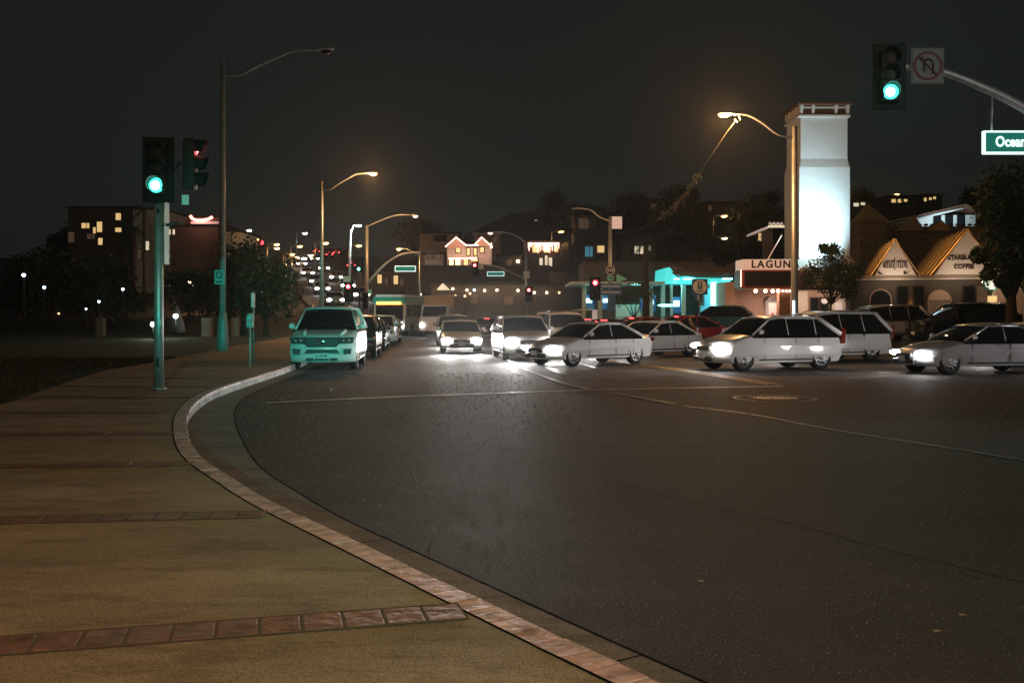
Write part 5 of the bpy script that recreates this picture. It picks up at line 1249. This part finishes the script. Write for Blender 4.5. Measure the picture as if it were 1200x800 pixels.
h_ = PZ(284.5, 150) - t.location.z; obj('post', MB().tube([(0, 0, 0), (0, 0, h_)], .1, 8), 'dark_metal', t); obj('signal_housing', MB().box((0, 0, h_ - .2), (.5, .3, 1.2)), 'signal_housing', t); obj('lens', MB().ball((0, -.2, h_), .32, 10, (1, .3, 1)), 'lens_red', t)
# park lights
PL = [(28, 322, 70, 'cool_glow', .13, 'cool white park lamp at far left'), (52, 336.5, 80, 'cool_glow', .12, 'cool park lamp second from the left'), (84.5, 325, 90, 'cool_glow', .08, 'small park lamp below the dark trees'), (93, 334, 95, 'dim_warm_glow', .1, 'yellowish park lamp below the dark trees'),
      (144, 338.5, 80, 'cool_glow', .11, 'cool park lamp left of the signal post'), (116, 353, 70, 'cool_glow', .09, 'low cool park lamp over the lawn'), (101, 361.5, 72, 'cool_glow', .07, 'tiny low park lamp over the lawn'),
      (179.5, 379.5, 62, 'cool_glow', .17, 'bright ground lamp just left of the signal post foot'), (206, 370, 66, 'cool_glow', .17, 'bright ground lamp just right of the signal post'), (69, 367, 75, 'dim_warm_glow', .08, 'faint park lamp near the left edge'), (222, 330, 90, 'warm_glow', .16, 'amber park lamp behind the signal post'), (233, 331, 92, 'warm_glow', .12, 'second amber park lamp behind the signal post'), (226, 334, 91, 'dim_warm_glow', .1, 'greenish park lamp between the amber pair')]
for px, py, Y, m, r_, lab in PL:
    X_, Z_ = PX(px, Y), PZ(py, Y); t = thing('park_lamp', lab, 'park lamp', (X_, Y, SW - .02), 0, 'park lamps on the dark lawn'); h_ = max(.25, Z_ - SW)
    obj('post', MB().tube([(0, 0, 0), (0, 0, h_ - r_ * .8)], .05, 8), 'dark_metal', t); obj('globe', MB().ball((0, -.02, h_), r_, 10), m, t); obj('cap', MB().tube([(0, 0, h_ + r_ * .8), (0, 0, h_ + r_ * 1.1)], [r_, r_ * .3], 8), 'dark_metal', t)
    if r_ > .165 and py > 360: lamp('POINT', 'lamp_light', t, (0, -.4, h_ + .25), 60, (.8, 1, .75), rad=.1)
# beach umbrella-like tent, low garden wall and wall panel in the park
tt = thing('garden_tent', 'small pale pointed tent behind the signal post', 'tent', (PX(207, 82), 82, .1)); obj('canopy', MB().tube([(0, 0, .1), (0, 0, .9), (0, 0, 2.3)], [.75, .6, .05], 6), 'umbrella_cloth', tt)
for px, py0, w, lab in ((118, 362, 9, 'low concrete block in the park left of the signal post'), (243, 360, 12, 'low concrete block between the signal and lamp posts'), (276, 360, 8, 'low concrete block right of the lamp post')):
    Y = 68; tag(obj('concrete_block', MB().box((0, 0, .6), (w / F * Y, .5, 1.5)), 'gutter_concrete', loc=(PX(px, Y), Y, .1), bevel=.04), lab, 'block')

# ------------------------------------------------------------------ trees
def crown_mesh(rr, clumps, leaf, n, flat=1.0):
    g = MB()
    for (c, r) in clumps:
        for k in range(n):
            v = Vector((rr.gauss(0, 1), rr.gauss(0, 1), rr.gauss(0, 1))).normalized() * (r * (rr.random() ** .42) * rr.uniform(.7, 1.38)); v.z *= flat
            p = Vector(c) + v; s = leaf * rr.uniform(.6, 1.35)
            a = Vector((rr.gauss(0, 1), rr.gauss(0, 1), rr.gauss(0, 1))).normalized(); b = a.orthogonal().normalized()
            b.rotate(Matrix.Rotation(rr.random() * 6.28, 3, a)); c2 = a.cross(b)
            g.face([p - b * s, p + c2 * s * .45, p + b * s, p - c2 * s * .45])
    return g
def tree(label, x, y, z, trunk_h, clumps, leaf, n, m='leaf', r=.12, name='leafy_tree', group=None, seed=1, cat='tree', limbs=True):
    rr = random.Random(seed); t = thing(name, label, cat, (x, y, z), 0, group); g = MB()
    top = Vector((rr.uniform(-.1, .1), 0, trunk_h)); g.tube([(0, 0, 0), (0, 0, trunk_h * .4), top], [r * 1.3, r, r * .8], 8)
    if limbs:
        for c, q in clumps:
            c = Vector(c); mid = top.lerp(c, .5) + Vector((0, 0, q * .15)); g.tube([top * .92, mid, c], [r * .6, r * .35, r * .12], 6)
    obj('trunk', g, 'bark', t); obj('crown', crown_mesh(rr, clumps, leaf, n), m, t); return t
Y = 57; s = F / Y
def CL(lst, x, Y, z): return [(((px - 600) / F * Y - x, rnd.uniform(-.6, .6), PZ(py, Y) - z), r) for px, py, r in lst]
x = PX(972, Y)
tree('small dark leafy tree in front of the tower and the theatre doors', x, Y, GZ, 1.8, CL([(970, 300, .62), (957, 316, .62), (984, 312, .7), (972, 320, .8), (991, 325, .6), (952, 327, .45), (968, 334, .7), (985, 336, .6), (1000, 333, .5), (978, 292, .4), (964, 291, .3), (1004, 318, .45), (996, 345, .35)], x, Y, GZ), .10, 330, 'leaf', .08, seed=2)
Y = 47; x = PX(1186, Y); z = rz_(x, Y)
tree('large dark tree at the right edge overhanging the second shop gable', x, Y, z, 2.4, CL([(1168, 222, .8), (1185, 215, 1.2), (1210, 225, 1.5), (1158, 248, .7), (1180, 250, 1.0), (1205, 255, 1.4), (1172, 278, .75), (1192, 285, 1.1), (1215, 290, 1.4), (1154, 298, .36), (1170, 306, .55), (1200, 312, .8), (1148, 300, .28), (1225, 250, 1.6), (1162, 320, .28), (1172, 330, .28)], x, Y, z), .13, 620, 'leaf', .28, seed=4)
Y = 61; x = PX(742, Y)
tree('low rounded tree under the teal canopy right of the corner mast', x, Y, GZ, .9, CL([(735, 343, .7), (748, 340, .7), (757, 345, .6), (726, 349, .5)], x, Y, GZ), .08, 320, 'leaf', .07, seed=6)
hd = thing('hedge', 'clipped low hedge glowing teal before the canopy columns', 'hedge', (PX(775, 59), 59, GZ)); rr = random.Random(9)
obj('foliage', crown_mesh(rr, [((-2.8 + k * .42, 0, .45), .38) for k in range(15)], .07, 170), 'leaf', hd)
g = MB()
for k in range(22): g.tube([(-2.9 + k * .27, -.5, 0), (-2.9 + k * .27, -.5, .95)], .018, 5)
g.tube([(-2.95, -.5, .95), (2.95, -.5, .95)], .022, 5)
tag(obj('railing', g, 'dark_metal', loc=(PX(775, 59), 58.8, GZ)), 'thin dark railing in front of the clipped hedge', 'railing')
# palms
def palm(label, x, y, z, h, seed, group='palms against the night sky', r=.16, fr=1.9, lean=0):
    rr = random.Random(seed); t = thing('palm_tree', label, 'palm tree', (x, y, z), 0, group)
    P = spline([Vector(p) for p in ((0, 0, 0), (lean * .4, 0, h * .5), (lean, 0, h))], 5)
    obj('trunk', MB().tube(P, [r * (1.3 - .5 * i / (len(P) - 1)) for i in range(len(P))], 8), 'bark', t); g = MB()
    for k in range(26):
        a = rr.random() * 6.28; el = rr.uniform(-.7, 1.1); d = Vector((math.cos(a), math.sin(a), 0)); prev = None; sd = Vector((-d.y, d.x, 0))
        for q in range(9):
            u = q / 8; p = Vector((lean, 0, h)) + d * fr * u * math.cos(el * (1 - u * .2)) + Vector((0, 0, fr * (math.sin(el) * u - .75 * u * u)))
            w = .32 * math.sin(math.pi * min(1, u * .92 + .08)) * fr / 2 + .03
            if prev:
                for s_ in (-1, 1):
                    for e in range(2):
                        f = e / 2; b = prev.lerp(p, f); g.face([b, b + (p - prev) * .22, b + sd * s_ * w + Vector((0, 0, -w * .45)) + (p - prev) * .7])
            prev = p
    obj('fronds', g, 'leaf_dark', t); return t
palm('tall palm left of the signal post with a thin straight trunk', PX(158, 104), 104, .2, 10.5, 1); palm('second tall palm beside the signal post', PX(169, 100), 100, .2, 12, 2); palm('palm before the dark apartment block', PX(147, 108), 108, .2, 9, 3)
palm('shorter palm left of the apartment block window', PX(116, 96), 96, .2, 7, 4)
palm('tall dark palm rising behind the teal canopy roof', PX(757, 63), 63, GZ, 5.8, 5, r=.2, fr=1.6); palm('drooping palm behind the theatre sign', PX(866, 90), 90, 1.4, 8.5, 6, fr=3.2); palm('tall palm left of the tower on the slope', PX(820, 100), 100, 3, 8, 7, fr=3.0)
palm('palm on the slope right of the icicle lit house', PX(668, 112), 112, 4, 7, 8, fr=2.5)
# dark trees that make up the park and hillside, copied from three kinds
protos = []
for k in range(3):
    rr = random.Random(20 + k); cl = [((rr.uniform(-1.9, 1.9), rr.uniform(-1.6, 1.6), rr.uniform(2.6, 5.2)), rr.uniform(.9, 1.5)) for _ in range(9)]
    protos.append((cl, tree('dark leafy tree standing on the unlit hillside', 0, 0, 0, 2.2, cl, .26, 210, 'leaf_dark', .2, seed=30 + k, group='dark trees on the hillside')))
spots = []
rr = random.Random(77)
for k in range(80):
    Y = rr.uniform(98, 190); X_ = rr.uniform(-.50, .56) * Y
    z = terr(X_, Y)
    rx = FC[min(range(len(FC)), key=lambda i: abs(FC[i].y - Y))].x
    if abs(X_ - rx) < 12 or (-.13 * Y < X_ < .07 * Y and Y < 150) or (-2 < X_ < 14 and Y < 150) or (X_ < -28 and Y < 140): continue
    spots.append((X_, Y, z, rr.uniform(.8, 1.4), 'dark leafy tree standing on the unlit hillside', 'dark trees on the hillside'))
for px, Y, sc, lab in ((20, 92, 1.2, 'dark park tree at the left edge above the cool lamp'), (62, 98, 1.25, 'dark park tree second from the left edge'), (100, 88, 1.0, 'dark park tree under the lit apartment windows'), (135, 92, 1.1, 'dark park tree just left of the signal post'), (222, 98, 1.0, 'dark park tree under the pink sign'), (286, 74, 1.15, 'dark park tree right of the tall lamp post'), (312, 70, .95, 'dark park tree behind the parking meter'), (245, 86, .9, 'dark park tree left of the tall lamp post')):
    spots.append((PX(px, Y), Y, .1, sc, lab, 'dark trees in the park'))
for i, (X_, Y, z, sc, lab, grp) in enumerate(spots):
    o = protos[i % 3][1] if i < 3 else copy_tree(protos[i % 3][1])
    o.location = (X_, Y, z - .2); o.rotation_euler = (0, 0, rr.random() * 6); o.scale = (sc, sc, sc); o['label'] = lab; o['group'] = grp

# damp night air
hz = MB().box((0, 290, 42), (960, 760, 100)); m = bpy.data.materials.new('haze'); m.use_nodes = True; nt_ = m.node_tree
nt_.nodes.remove(nt_.nodes['Principled BSDF']); pv = nt_.nodes.new('ShaderNodeVolumePrincipled'); pv.inputs['Color'].default_value = (.8, .85, .85, 1)
pv.inputs['Density'].default_value = HAZE; pv.inputs['Anisotropy'].default_value = .8; nt_.links.new(pv.outputs[0], nt_.nodes['Material Output'].inputs['Volume']); M['haze'] = m
o = obj('haze', hz, 'haze'); o['kind'] = 'stuff'; o['label'] = 'thin damp night air glowing round the lamps'; o['category'] = 'haze'
